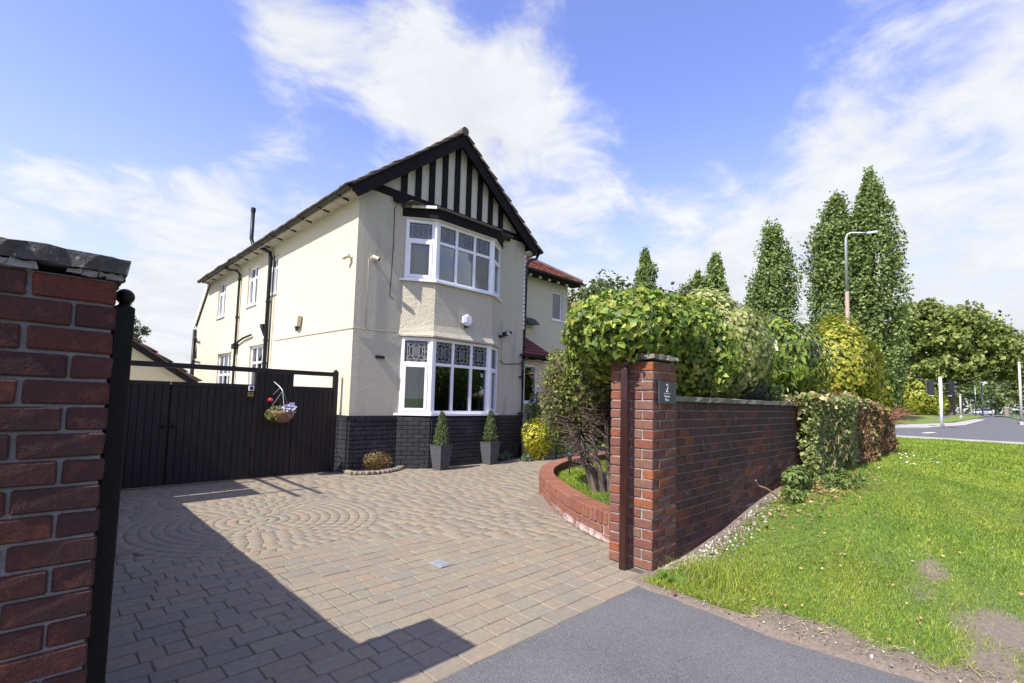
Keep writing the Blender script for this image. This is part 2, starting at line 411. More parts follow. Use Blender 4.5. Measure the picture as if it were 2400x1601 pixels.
simple('signal_white', (0.78, 0.78, 0.77), 0.5, 0.05)
simple('concrete', (0.42, 0.41, 0.39), 0.9, 0.15, 10, 60, 0.4, 0.004)
simple('kerb', (0.36, 0.34, 0.31), 0.9, 0.15, 6, 40, 0.4, 0.005)
simple('brass', (0.45, 0.33, 0.12), 0.35, 0.1, metal=0.8)
simple('cable_grey', (0.33, 0.31, 0.25), 0.7, 0.1)
simple('cable_dark', (0.05, 0.048, 0.045), 0.7, 0.1)
simple('interior', (0.32, 0.29, 0.25), 0.9, 0.05)
simple('curtain_cloth', (0.55, 0.56, 0.53), 0.9, 0.08, 30)
simple('coir', (0.24, 0.14, 0.065), 0.95, 0.4, 60, 90, 0.9, 0.01)
simple('petal_red', (0.75, 0.02, 0.025), 0.6, 0.15, 60)
simple('petal_lilac', (0.52, 0.50, 0.78), 0.6, 0.2, 60)
simple('petal_white', (0.8, 0.76, 0.74), 0.6, 0.1, 60)
simple('lens_dark', (0.03, 0.02, 0.02), 0.2, 0.1)
simple('car_silver', (0.50, 0.52, 0.55), 0.25, 0.04, metal=0.4, coat=0.6)
simple('car_white', (0.75, 0.75, 0.75), 0.25, 0.03, coat=0.6)
simple('car_glass', (0.02, 0.025, 0.03), 0.1, 0.05)
simple('rubber', (0.018, 0.018, 0.018), 0.8, 0.1)
simple('purple_panel', (0.20, 0.06, 0.35), 0.5, 0.1)
simple('road_paint', (0.62, 0.62, 0.60), 0.8, 0.12, 12)
simple('lead_came', (0.30, 0.31, 0.32), 0.5, 0.1)
simple('fence_timber', (0.16, 0.10, 0.06), 0.8, 0.25, 12)
simple('obscure_glass', (0.115, 0.12, 0.128), 0.35, 0.25, 40, 60, 0.5, 0.004)

# ------------------------------------------------------------------ helpers
WORLD_OF = {}
def finish(o, parent=None, label=None, cat=None, group=None, kind=None):
    COL.objects.link(o)
    if parent is not None:
        o.parent = parent
        o.matrix_parent_inverse = WORLD_OF[parent.name].inverted()
    WORLD_OF[o.name] = Matrix.Translation(o.location) @ o.rotation_euler.to_matrix().to_4x4()
    if label: o['label'] = label
    if cat: o['category'] = cat
    if group: o['group'] = group
    if kind: o['kind'] = kind
    return o
def thing(name, label, cat, loc, group=None):
    o = bpy.data.objects.new(name, None); o.location = loc; o.empty_display_size = 0.1
    return finish(o, None, label, cat, group)
def obj(name, me, mat=None, parent=None, loc=None, rotz=None, **k):
    if mat is not None and len(me.materials) == 0: me.materials.append(MATS[mat])
    if parent is None and loc is None and len(me.vertices):
        co = np.empty(len(me.vertices) * 3); me.vertices.foreach_get('co', co); co = co.reshape(-1, 3)
        loc = ((co[:, 0].min() + co[:, 0].max()) / 2, (co[:, 1].min() + co[:, 1].max()) / 2, co[:, 2].min())
        me.vertices.foreach_set('co', (co - np.array(loc)).ravel()); me.update()
    o = bpy.data.objects.new(name, me)
    if loc is not None: o.location = loc
    if rotz is not None: o.rotation_euler = (0, 0, rotz)
    return finish(o, parent, **k)
def np_mesh(name, v, faces, col=None, smooth=False):
    me = bpy.data.meshes.new(name)
    v = np.asarray(v, np.float32); f = np.asarray(faces, np.int32); k = f.shape[1]
    me.vertices.add(len(v)); me.vertices.foreach_set('co', v.ravel())
    me.loops.add(f.size); me.loops.foreach_set('vertex_index', f.ravel())
    me.polygons.add(len(f)); me.polygons.foreach_set('loop_start', np.arange(0, f.size, k, dtype=np.int32))
    try: me.polygons.foreach_set('loop_total', np.full(len(f), k, np.int32))
    except Exception: pass
    if smooth: me.polygons.foreach_set('use_smooth', np.ones(len(f), bool))
    me.update(calc_edges=True)
    if col is not None:
        a = me.color_attributes.new('Col', 'FLOAT_COLOR', 'POINT')
        c = np.ones((len(v), 4), np.float32); c[:, :3] = col
        a.data.foreach_set('color', c.ravel())
    return me
class MB:
    def __init__(s): s.v = []; s.f = []
    def add(s, vs, fs):
        b = len(s.v); s.v += [tuple(map(float, p)) for p in vs]; s.f += [tuple(i + b for i in q) for q in fs]
        return s
    def box(s, x0, x1, y0, y1, z0, z1):
        return s.add([(x0, y0, z0), (x1, y0, z0), (x1, y1, z0), (x0, y1, z0), (x0, y0, z1), (x1, y0, z1), (x1, y1, z1), (x0, y1, z1)],
                     [(0, 3, 2, 1), (4, 5, 6, 7), (0, 1, 5, 4), (1, 2, 6, 5), (2, 3, 7, 6), (3, 0, 4, 7)])
    def obox(s, o, u, v, n, a0, a1, b0, b1, c0, c1):
        o, u, v, n = (np.array(k, float) for k in (o, u, v, n))
        P = [o + u * a + v * b + n * c for c in (c0, c1) for (a, b) in ((a0, b0), (a1, b0), (a1, b1), (a0, b1))]
        f = [(0, 3, 2, 1), (4, 5, 6, 7), (0, 1, 5, 4), (1, 2, 6, 5), (2, 3, 7, 6), (3, 0, 4, 7)]
        if np.dot(np.cross(u, v), n) < 0: f = [q[::-1] for q in f]
        return s.add(P, f)
    def prism(s, poly, d):                     # planar polygon (3-D points) pushed along d
        p = [np.array(q, float) for q in poly]; d = np.array(d, float); n = len(p)
        return s.add(p + [q + d for q in p], [tuple(range(n))[::-1], tuple(range(n, 2 * n))] + [(i, (i + 1) % n, n + (i + 1) % n, n + i) for i in range(n)])
    def tube(s, pts, rad, n=8, cap=True):
        pts = [np.array(p, float) for p in pts]
        if not hasattr(rad, '__len__'): rad = [rad] * len(pts)
        rings = []
        ref = None
        for i, p in enumerate(pts):
            t = pts[min(i + 1, len(pts) - 1)] - pts[max(i - 1, 0)]; t = t / (np.linalg.norm(t) + 1e-9)
            if ref is None:
                ref = np.array([0, 0, 1.0]) if abs(t[2]) < 0.9 else np.array([1.0, 0, 0])
            a = np.cross(t, ref); a /= np.linalg.norm(a) + 1e-9; b = np.cross(t, a); ref = -b if False else ref
            if abs(np.dot(t, ref)) > 0.95: ref = np.array([1.0, 0, 0]) if abs(t[0]) < 0.9 else np.array([0, 1.0, 0])
            rings.append([p + rad[i] * (math.cos(2 * math.pi * k / n) * a + math.sin(2 * math.pi * k / n) * b) for k in range(n)])
        vs = [q for r_ in rings for q in r_]
        fs = [(i * n + k, i * n + (k + 1) % n, (i + 1) * n + (k + 1) % n, (i + 1) * n + k) for i in range(len(pts) - 1) for k in range(n)]
        if cap: fs += [tuple(range(n))[::-1], tuple((len(pts) - 1) * n + k for k in range(n))]
        return s.add(vs, fs)
    def lathe(s, c, prof, n=16, sq=False):      # prof: (radius, z)
        vs = []; m = len(prof)
        for (r_, z) in prof:
            for k in range(n):
                a = 2 * math.pi * (k + 0.5) / n
                vs.append((c[0] + r_ * math.cos(a), c[1] + r_ * math.sin(a), c[2] + z))
        fs = [(i * n + k, i * n + (k + 1) % n, (i + 1) * n + (k + 1) % n, (i + 1) * n + k) for i in range(m - 1) for k in range(n)]
        fs += [tuple(range(n))[::-1], tuple((m - 1) * n + k for k in range(n))]
        return s.add(vs, fs)
    def sphere(s, c, r_, n=14, m=9):
        prof = [(max(1e-4, r_ * math.sin(math.pi * i / m)), -r_ * math.cos(math.pi * i / m)) for i in range(m + 1)]
        return s.lathe(c, prof, n)
    def mesh(s, name='mesh', smooth=False):
        me = bpy.data.meshes.new(name); me.from_pydata(s.v, [], s.f); me.update()
        if smooth:
            for p in me.polygons: p.use_smooth = True
        return me
    def build(s, name, mat, parent=None, smooth=False, **k):
        return obj(name, s.mesh(name, smooth), mat, parent, **k)

# chamfered block centred on its origin, slightly irregular; shared between alike pieces
BLOCKS = {}
def block(L, W, H, bev, jit, mat, variants=4):
    key = (round(L, 4), round(W, 4), round(H, 4), mat)
    if key not in BLOCKS:
        out = []
        for q in range(variants):
            vs = []; idx = {}
            for sx in (-1, 1):
                for sy in (-1, 1):
                    for sz in (-1, 1):
                        j = np.array([random.uniform(-jit, jit) for _ in range(3)])
                        for ax in range(3):
                            p = np.array([sx * L / 2, sy * W / 2, sz * H / 2]) + j
                            for b2 in range(3):
                                if b2 != ax: p[b2] -= (sx, sy, sz)[b2] * bev * random.uniform(0.8, 1.3)
                            idx[(sx, sy, sz, ax)] = len(vs); vs.append(p)
            fs = []
            for ax in range(3):
                for sg in (-1, 1):
                    o1, o2 = [a for a in range(3) if a != ax]
                    loop = []
                    for (a, b2) in ((-1, -1), (1, -1), (1, 1), (-1, 1)):
                        t = [0, 0, 0]; t[ax] = sg; t[o1] = a; t[o2] = b2
                        loop.append(idx[(t[0], t[1], t[2], ax)])
                    fs.append(loop)
            for ax in range(3):                 # edges along ax
                o1, o2 = [a for a in range(3) if a != ax]
                for a in (-1, 1):
                    for b2 in (-1, 1):
                        t0 = [0, 0, 0]; t0[o1] = a; t0[o2] = b2; t1 = t0[:]; t0[ax] = -1; t1[ax] = 1
                        fs.append([idx[(*t0, o1)], idx[(*t1, o1)], idx[(*t1, o2)], idx[(*t0, o2)]])
            for sx in (-1, 1):
                for sy in (-1, 1):
                    for sz in (-1, 1): fs.append([idx[(sx, sy, sz, a)] for a in range(3)])
            cen = np.zeros(3); ff = []
            for f in fs:
                c = np.mean([vs[i] for i in f], 0); n = np.cross(vs[f[1]] - vs[f[0]], vs[f[2]] - vs[f[1]])
                ff.append(tuple(f) if np.dot(n, c) > 0 else tuple(f[::-1]))
            me = bpy.data.meshes.new('block'); me.from_pydata([tuple(p) for p in vs], [], ff); me.update()
            me.materials.append(MATS[mat]); out.append(me)
        BLOCKS[key] = out
    return random.choice(BLOCKS[key])

def snoise(p, f, seed, n=6):
    r_ = np.random.default_rng(seed); out = 0
    for i in range(n):
        k = r_.normal(size=3) * f * (1 + 0.5 * i); out = out + np.sin(p @ k + r_.uniform(0, 6.28)) / (1 + 0.45 * i)
    return out / 2.2
def unit(v): return v / (np.linalg.norm(v, axis=-1, keepdims=True) + 1e-9)
def blob(c, rad, n, amp=0.12, freq=2.5, depth=0.25, seed=1, zmin=None, clump=0.0, cfreq=6):
    r_ = np.random.default_rng(seed)
    d = unit(r_.normal(size=(n, 3)))
    rr = 1 + amp * snoise(d, freq, seed) + clump * snoise(d, cfreq, seed + 5)
    u = 1 - depth * np.abs(r_.normal(size=n)) * 0.6
    P = np.array(c) + d * np.array(rad) * (rr * np.clip(u, 0.1, 1.1))[:, None]
    Nn = unit(d / np.array(rad))
    if zmin is not None:
        k = P[:, 2] > zmin; P = P[k]; Nn = Nn[k]
    return P, Nn
def palette(n, cols, w=None, jit=0.18, seed=0):
    r_ = np.random.default_rng(seed)
    c = np.array(cols, float)
    i = r_.choice(len(c), n, p=None if w is None else np.array(w) / sum(w))
    return np.clip(c[i] * (1 + jit * r_.normal(size=(n, 1))), 0.004, 0.95)
def leaf_mesh(name, P, Nn, size, cols, asp=0.55, jit=0.7, droop=0.3, fold=0.35, seed=0, heart=False):
    r_ = np.random.default_rng(seed); n = len(P)
    nn = unit(Nn + jit * r_.normal(size=(n, 3)))
    t = r_.normal(size=(n, 3)); t[:, 2] -= droop * 2
    t = unit(t - (t * nn).sum(1)[:, None] * nn); b = np.cross(nn, t)
    l = size * r_.uniform(0.6, 1.35, (n, 1)); w = l * asp * 0.5
    if heart:
        V = np.stack([P - nn * 0.0, P - t * l * 0.18 + b * w * 0.75 + nn * fold * w * 0.5, P + t * l * 0.25 + b * w * 1.15 + nn * fold * w, P + t * l * 0.85 - nn * fold * w * 0.4,
                      P + t * l * 0.25 - b * w * 1.15 + nn * fold * w, P - t * l * 0.18 - b * w * 0.75 + nn * fold * w * 0.5], 1)
        F = np.array([[0, 1, 2], [0, 2, 3], [0, 3, 4], [0, 4, 5]]); k = 6
    else:
        V = np.stack([P, P + t * l * 0.45 + b * w + nn * fold * w, P + t * l, P + t * l * 0.45 - b * w + nn * fold * w], 1)
        F = np.array([[0, 1, 2], [0, 2, 3]]); k = 4
    faces = (np.arange(n)[:, None, None] * k + F[None]).reshape(-1, 3)
    return np_mesh(name, V.reshape(-1, 3), faces, np.repeat(cols, k, 0))
def cat_(parts): return np.concatenate([p[0] for p in parts]), np.concatenate([p[1] for p in parts])

def ss(t):
    t = np.clip(t, 0, 1); return t * t * (3 - 2 * t)
def verge_z(x, y):
    x = np.asarray(x, float); y = np.asarray(y, float)
    return 0.33 * ss((x - 3.5) / 3.6) * ss((y + 0.7) / 2.4) * (1 - ss((x - 14) / 12)) + 0.012 * np.sin(x * 2.1 + y) * ss((x - 3.3) / 2) * (1 - ss((x - 25) / 4))

# ================================================================== THE GROUND
def sheet(name, poly, z, mat, **k):
    me = bpy.data.meshes.new(name); me.from_pydata([(x, y, z) for x, y in poly], [], [tuple(range(len(poly)))]); me.update()
    return obj(name, me, mat, None, loc=(0, 0, 0), kind='structure', **k)
def far_z(x): return 0.75 * float(ss((x - 50) / 38))
def grid_sheet(name, xs, ys, zf, mat, colf=None, mask=None):
    xs = np.asarray(xs); ys = np.asarray(ys)
    gx, gy = np.meshgrid(xs, ys, indexing='ij'); V = np.stack([gx, gy, zf(gx, gy)], -1).reshape(-1, 3)
    ny = len(ys)
    F = [(i * ny + j, (i + 1) * ny + j, (i + 1) * ny + j + 1, i * ny + j + 1) for i in range(len(xs) - 1) for j in range(ny - 1)]
    me = np_mesh(name, V, np.array(F), None if colf is None else colf(V[:, 0], V[:, 1]), smooth=True)
    return obj(name, me, mat, None, loc=(0, 0, 0), kind='structure')
# one sheet to the horizon: flat near, rising gently with the far road
gx_ = np.concatenate([np.linspace(-400, 40, 12), np.linspace(48, 92, 14), [200, 500, 1400]])
grid_sheet('ground', gx_, np.linspace(-700, 900, 9), lambda x, y: 0.75 * ss((x - 50) / 38) - 0.10, 'grass_field')
sheet('footpath', [(-60, -5.2), (3.04, -5.2), (3.03, 0.2), (2.99, 0.55), (2.95, 0.93), (3.0, 1.22), (3.03, 1.45), (3.07, 1.80), (-60, 1.80)], -0.004, 'tarmac')
sheet('street', [(-120, -5.2), (3.0, -5.2), (28.4, -14.0), (28.4, -21), (-120, -17)], -0.03, 'road_asphalt')
# road across the junction and the road leading away
def road_z(x, y): return 0.75 * ss((x - 50) / 38) - 0.012
me_r = grid_sheet('road', np.concatenate([np.linspace(28.3, 46, 4), np.linspace(49, 91, 16), [110, 200, 420]]), np.linspace(-40, 60, 6), road_z, 'road_asphalt')
def thin(x, y): return 0.9 * np.minimum(0, snoise(np.stack([x, y, x * 0], 1), 3.0, 9) - 0.05) * (1 - ss((x - 4.2) / 2.0)) * (1 - ss((y - 0.5) / 1.0))
def verge_col(x, y):
    k = ss((x - 3.06 - 0.07 * np.sin(y * 3.1) - 0.05 * np.sin(y * 8.3 + 1)) / 0.24)
    bare = np.exp(-(((x - 4.0) / 0.42) ** 2 + ((y - 0.02) / 0.26) ** 2)) + 0.8 * np.exp(-(((x - 3.25) / 0.14) ** 2 + ((y - 0.85) / 0.45) ** 2)) + 0.45 * np.exp(-(((x - 4.4) / 0.5) ** 2 + ((y - 0.45) / 0.14) ** 2))
    wall = ss((1.92 - y) / 0.20 - 0.15) if True else 1
    wl = 1 - (1 - wall) * (1 - ss((x - 13) / 2))
    k = np.clip(k * np.clip(1 - bare, 0, 1) * wl + 0.9 * thin(x, y), 0, 1)
    return np.stack([k, k, k], 1)
VX = np.concatenate([np.linspace(2.88, 3.3, 16), np.linspace(3.36, 6, 38), np.linspace(6.15, 14, 36), np.linspace(14.5, 28.6, 18)])
grid_sheet('grass_verge', VX, np.concatenate([np.linspace(-14, -1.2, 14), np.linspace(-1, 1.9, 60), np.linspace(2.0, 4.2, 4)]), lambda x, y: verge_z(x, y) + 0.006 - 0.035 * (1 - ss((x - 2.97 - 0.03 * np.sin(y * 7.3) - 0.02 * np.sin(y * 17.1)) / 0.12)) - 0.05 * (y > 1.95) * (x < 14), 'verge_soil', verge_col)
for k_, poly in enumerate([[(29.2, 3.9), (28.5, -14), (28.3, -14), (28.45, 3.9)]]):
    m = MB(); m.prism([(x, y, -0.02) for x, y in poly], (0, 0, 0.10)); m.build('kerb', 'kerb', None, kind='structure')
# grass on the far side of the junction, its kerb line and paved strips
def island(name, poly, mat, h):
    m = MB(); zs = [far_z(x) for x, y in poly]; n = len(poly)
    m.add([(x, y, z - 0.05) for (x, y), z in zip(poly, zs)] + [(x, y, z + h) for (x, y), z in zip(poly, zs)], [tuple(range(n, 2 * n))] + [(i, (i + 1) % n, n + (i + 1) % n, n + i) for i in range(n)])
    o = m.build(name, mat, None, kind='structure'); return o
island('pavement', [(41, 6.2), (47, 4.0), (58, 2.4), (72, 1.4), (73, 2.2), (62, 3.4), (50, 6.6), (44, 12), (42, 22), (40, 22)], 'kerb', 0.06)
island('far_lawn', [(43, 22), (45, 12), (50.4, 6.9), (60, 4.0), (70, 2.6), (84, 1.7), (88, 2.4), (90, 6), (98, 9), (120, 13), (120, 60), (43, 60)], 'grass_field', 0.09)
island('far_verge', [(70, -1.6), (82, -0.6), (92, 0.4), (100, 1.0), (100, -0.8), (86, -2.2), (74, -3.2)], 'grass_field', 0.09)
m = MB(); m.prism([(36.5, 3.4, -0.004), (38.6, 3.2, -0.004), (38.6, 2.85, -0.004), (36.5, 3.05, -0.004)], (0, 0, 0.006)); m.build('road_marking', 'road_paint', None, kind='structure')
m = MB(); m.prism([(55, 0.2, 0.0), (68, -0.6, 0.06), (68, -0.9, 0.06), (55, -0.1, 0.0)], (0, 0, 0.006)); m.build('road_marking', 'road_paint', None, kind='structure')

# ------------------------------------------------------------------ the drive of tumbled setts
PL_OUT = [(3.56, 2.10), (3.70, 2.47), (3.77, 2.69), (3.93, 3.04), (4.18, 3.445), (4.61, 4.055), (4.93, 4.43), (5.29, 4.75), (5.67, 5.0), (6.28, 5.29), (7.2, 5.52), (8.3, 5.62), (9.6, 5.55)]
def resample(pts, step):
    pts = [np.array(p, float) for p in pts]; fine = []
    for i in range(len(pts) - 1):
        p0, p1, p2, p3 = pts[max(i - 1, 0)], pts[i], pts[i + 1], pts[min(i + 2, len(pts) - 1)]
        for t in np.linspace(0, 1, 24, endpoint=False):
            fine.append(0.5 * (2 * p1 + (p2 - p0) * t + (2 * p0 - 5 * p1 + 4 * p2 - p3) * t * t + (3 * p1 - p0 - 3 * p2 + p3) * t ** 3))
    fine.append(pts[-1]); fine = np.array(fine); s = np.concatenate([[0], np.cumsum(np.linalg.norm(np.diff(fine, axis=0), axis=1))])
    q = np.arange(0, s[-1], step)
    return np.stack([np.interp(q, s, fine[:, k]) for k in range(fine.shape[1])], 1)
PLC = resample(PL_OUT, 0.05)
def on_drive(x, y):
    if x < 0.12 or y > 7.72 or x > 11.5: return False
    if y > 7.45 and x > 3.75: return False
    if y < 2.30 and (x > 3.36 or x < 0.20): return y < 1.86 and 0.0 < x < 3.2
    if x > 3.5:
        j = np.argmin((PLC[:, 0] - x) ** 2 + (PLC[:, 1] - y) ** 2); a = PLC[max(j - 1, 0)]; b = PLC[min(j + 1, len(PLC) - 1)]
        t = b - a; w = np.array([x, y]) - PLC[j]
        if t[0] * w[1] - t[1] * w[0] < -0.06: return False
    return True
CC, CR = np.array([1.66, 5.20]), 1.10
drive = sheet('driveway', [(-0.25, 1.79), (3.4, 1.79), (3.4, 2.2), (12, 2.2), (12, 7.9), (-0.25, 7.9)], -0.0055, 'joint_sand')
pavers = []                                       # x, y, length, width
y = 1.80; row = 0
while y < 7.7:
    pitch_ = 0.128
    edge = row == 0
    x = 0.02 + random.uniform(0, 0.1)
    while x < 11.2:
        ln = random.choice([0.205, 0.24]) if edge else random.choice([0.105, 0.13, 0.155, 0.17, 0.20, 0.205, 0.225])
        cx_, cy_ = x + ln / 2, y + pitch_ / 2
        if on_drive(cx_, cy_) and math.hypot(cx_ - CC[0], cy_ - CC[1]) > CR - 0.03: pavers.append((cx_, cy_, ln - 0.004, pitch_ - 0.0045))
        x += ln
    y += pitch_; row += 1
def in_view(p):
    q = project((p[0], p[1], 0))
    lim = 200 + 90 * (q[1] - 1000) / 600
    return q[2] > 0.3 and 240 < q[0] < 1560 and q[1] < 1640
pavers.sort(key=lambda p: (not in_view(p), p[0] ** 2 + p[1] ** 2))
BLX = [0.101, 0.126, 0.151, 0.166, 0.196, 0.201, 0.221, 0.236]
for p in pavers[:300]:
    L_ = min(BLX, key=lambda k: abs(k - p[2]))
    o = obj('paver', block(L_, 0.1235, 0.05, 0.0042, 0.0014, 'paver', 5), None, drive, loc=(p[0], p[1], -0.026 + random.uniform(-0.0022, 0.0022)))
def low_blocks(pl, zc):
    vs = []; fs = []
    for (x, y, L_, W) in pl:
        b = len(vs); a, c = L_ / 2, W / 2; e = 0.0045; z1 = zc + random.uniform(-0.002, 0.002)
        ti, tj = random.uniform(-0.0015, 0.0015), random.uniform(-0.0015, 0.0015)
        for (sx, sy) in ((-1, -1), (1, -1), (1, 1), (-1, 1)): vs.append((x + sx * a, y + sy * c, zc - 0.03))
        for (sx, sy) in ((-1, -1), (1, -1), (1, 1), (-1, 1)): vs.append((x + sx * a, y + sy * c, z1 - 0.004))
        for (sx, sy) in ((-1, -1), (1, -1), (1, 1), (-1, 1)): vs.append((x + sx * (a - e), y + sy * (c - e), z1 + sx * ti + sy * tj))
        fs += [(b + 8, b + 9, b + 10, b + 11)]
        for k in range(4):
            n = (k + 1) % 4
            fs += [(b + k, b + n, b + 4 + n, b + 4 + k), (b + 4 + k, b + 4 + n, b + 8 + n, b + 8 + k)]
    return np.array(vs), np.array(fs)
v_, f_ = low_blocks(pavers[300:], -0.001)
obj('setts', np_mesh('setts', v_, f_), 'paver', drive, kind='stuff')
vs = []; fs = []                                  # the circle: rings of wedge setts
rr = 0.10; ring = 0
while rr < CR:
    w = 0.095 if ring else 0.09; n = max(6, int(2 * math.pi * (rr + w / 2) / 0.115)); off = random.uniform(0, 1)
    for k in range(n):
        a0, a1 = 2 * math.pi * (k + off) / n, 2 * math.pi * (k + 1 + off) / n
        g = 0.0025 / (rr + w / 2); b = len(vs); zt = 0.0025 + random.uniform(-0.0012, 0.0012)
        for (ra, rb, z, ee) in ((rr + .0022, rr + w - .0022, -0.03, 0), (rr + .0022, rr + w - .0022, zt - 0.0035, 0), (rr + .006, rr + w - .006, zt, 0.0035)):
            e2 = ee / (rr + w / 2)
            for (r_, a) in ((ra, a0 + g + e2), (rb, a0 + g + e2), (rb, a1 - g - e2), (ra, a1 - g - e2)): vs.append((CC[0] + r_ * math.cos(a), CC[1] + r_ * math.sin(a), z))
        fs.append((b + 8, b + 9, b + 10, b + 11))
        for q in range(4):
            nq = (q + 1) % 4
            fs += [(b + q, b + nq, b + 4 + nq, b + 4 + q), (b + 4 + q, b + 4 + nq, b + 8 + nq, b + 8 + q)]
    rr += w; ring += 1
m = MB(); m.lathe((CC[0], CC[1], -0.03), [(CR, 0), (CR, 0.0285), (0.05, 0.0288)], 48); m.build('circle_bed', 'joint_sand', drive)
m = MB(); m.lathe((CC[0], CC[1], -0.03), [(0.085, 0), (0.085, 0.028), (0.078, 0.034)], 14); m.build('centre_stone', 'paver', drive)
obj('circle_setts', np_mesh('circle_setts', vs, np.array(fs)), 'paver', drive, kind='stuff')
sheet('yard', [(-4, 7.905), (3.68, 7.905), (3.68, 30), (-4, 30)], -0.01, 'concrete')
m = MB(); m.box(2.225, 2.325, 2.955, 3.115, -0.03, 0.004)
dc = thing('drain_cover', 'small square grey metal inspection cover set in the paved drive', 'drain cover', (2.28, 3.03, 0))
m.build('frame', 'galvanised', dc)
m = MB(); m.box(2.237, 2.313, 2.968, 3.102, 0.004, 0.008).box(2.27, 2.28, 3.03, 3.04, 0.008, 0.010); m.build('lid', 'galvanised', dc)

# ================================================================== BRICKWORK
CO = 0.075
def place_brick(parent, cx, cy, cz, L_, W, rz, mat, H_=0.0655, jit=0.0018, out=0.0014):
    me = block(L_, W, H_, 0.005, jit, mat, 5)
    return obj('brick', me, None, parent, loc=(cx + random.uniform(-out, out), cy + random.uniform(-out, out), cz), rotz=rz + random.choice([0, math.pi]) + random.uniform(-0.004, 0.004))
def pier(name, label, x0, y0, s, n, mat, mortar, flip):
    t = thing(name, label, 'gate pier', (x0 + s / 2, y0 + s / 2, 0))
    m = MB(); m.box(x0 + 0.013, x0 + s - 0.013, y0 + 0.013, y0 + s - 0.013, -0.02, n * CO); m.build('mortar', mortar, t)
    half = s / 4; full = s / 2; j = 0.0105
    for c in range(n):
        z = c * CO + CO / 2
        if (c + flip) % 2 == 0:
            for yy in (y0 + half / 2, y0 + s - half / 2):
                for k in range(2): place_brick(t, x0 + full * (k + 0.5), yy, z, full - j, half - j / 2, 0, mat)
            for xx in (x0 + half / 2, x0 + s - half / 2): place_brick(t, xx, y0 + s / 2, z, full - j, half - j / 2, math.pi / 2, mat)
        else:
            for xx in (x0 + half / 2, x0 + s - half / 2):
                for k in range(2): place_brick(t, xx, y0 + full * (k + 0.5), z, full - j, half - j / 2, math.pi / 2, mat)
            for yy in (y0 + half / 2, y0 + s - half / 2): place_brick(t, x0 + s / 2, yy, z, full - j, half - j / 2, 0, mat)
    return t
def rough_slab(x0, x1, y0, y1, z0, z1, nx, ny, amp, seed):
    xs = np.linspace(x0, x1, nx); ys = np.linspace(y0, y1, ny); r_ = np.random.default_rng(seed)
    m = MB(); vs = []
    for z in (z0, z1):
        for i, x in enumerate(xs):
            for j, y in enumerate(ys):
                e = (i in (0, nx - 1)) or (j in (0, ny - 1))
                vs.append((x + r_.normal() * amp * (1 if i in (0, nx - 1) else 0.3), y + r_.normal() * amp * (1 if j in (0, ny - 1) else 0.3), z + r_.normal() * amp * 0.6 - (amp * 1.2 if e and z == z1 else 0)))
    n = nx * ny; fs = []
    for i in range(nx - 1):
        for j in range(ny - 1):
            a, b, c, d = i * ny + j, (i + 1) * ny + j, (i + 1) * ny + j + 1, i * ny + j + 1
            fs += [(d, c, b, a), (n + a, n + b, n + c, n + d)]
    for i in range(nx - 1): fs += [(i * ny, (i + 1) * ny, n + (i + 1) * ny, n + i * ny), ((i + 1) * ny + ny - 1, i * ny + ny - 1, n + i * ny + ny - 1, n + (i + 1) * ny + ny - 1)]
    for j in range(ny - 1): fs += [(j + 1, j, n + j, n + j + 1), ((nx - 1) * ny + j, (nx - 1) * ny + j + 1, n + (nx - 1) * ny + j + 1, n + (nx - 1) * ny + j)]
    return m.add(vs, fs)
PS = 0.388
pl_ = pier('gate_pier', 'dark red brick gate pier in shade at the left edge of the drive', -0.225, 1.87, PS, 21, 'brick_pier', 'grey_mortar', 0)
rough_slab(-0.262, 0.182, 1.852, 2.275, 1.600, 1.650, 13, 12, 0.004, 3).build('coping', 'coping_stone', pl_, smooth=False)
m = MB()
for k in range(12):
    q = random.uniform(-0.2, 0.15); rough = rough_slab(q, q + random.uniform(0.02, 0.05), 1.866, 1.885, 1.575 + random.uniform(0, .01), 1.60, 3, 2, 0.004, 60 + k); m.add(rough.v, rough.f)
m.build('bed_mortar', 'mortar', pl_, kind='stuff')
P_, N_ = blob((-0.16, 1.87, 1.615), (0.08, 0.03, 0.03), 240, seed=6, depth=0.6)
obj('moss', leaf_mesh('moss', P_, N_, 0.016, palette(len(P_), [(0.10, 0.13, 0.03), (0.16, 0.18, 0.05), (0.06, 0.08, 0.02)], seed=6), seed=6), 'leaf', pl_, kind='stuff')
pr_ = pier('gate_pier', 'sunlit red brick gate pier carrying the house number plaque', 3.35, 1.87, PS, 21, 'brick_red', 'mortar', 1)
rough_slab(3.335, 3.755, 1.853, 2.275, 1.597, 1.640, 11, 11, 0.005, 4).build('coping', 'wall_coping', pr_)

# the street wall beside the right pier
WX0, WX1, WY = 3.738, 7.50, 1.905
wall = thing('garden_wall', 'low sooty red brick street wall running from the number pier to the ivy hedge', 'wall', ((WX0 + WX1) / 2, WY + 0.1, 0))
m = MB(); m.box(WX0 - 0.002, 9.6, WY + 0.010, WY + 0.19, -0.05, 17 * CO); m.build('mortar', 'wall_mortar', wall)
nb = 0
for c in range(17):
    x = WX0 + (0.205 if c % 2 == 0 else 0.1025); xs_ = [(WX0, x)]
    while x < WX1 - 0.01: xs_.append((x, min(x + 0.205, WX1 + 0.1))); x += 0.205
    for (a, b) in xs_:
        if c < 3 and a > 5.2: continue                       # below the bank of soil
        place_brick(wall, (a + b) / 2, WY + 0.05, c * CO + CO / 2, round(b - a, 3) - 0.0105, 0.1, 0, 'brick_dark'); nb += 1
x = WX0 - 0.0
while x < 9.2:
    L_ = random.uniform(0.55, 0.7); rough_slab(x + 0.003, x + L_ - 0.003, WY - 0.022, WY + 0.215, 17 * CO + 0.001, 17 * CO + 0.047, 6, 4, 0.0035, int(x * 100)).build('coping', 'wall_coping', wall); x += L_

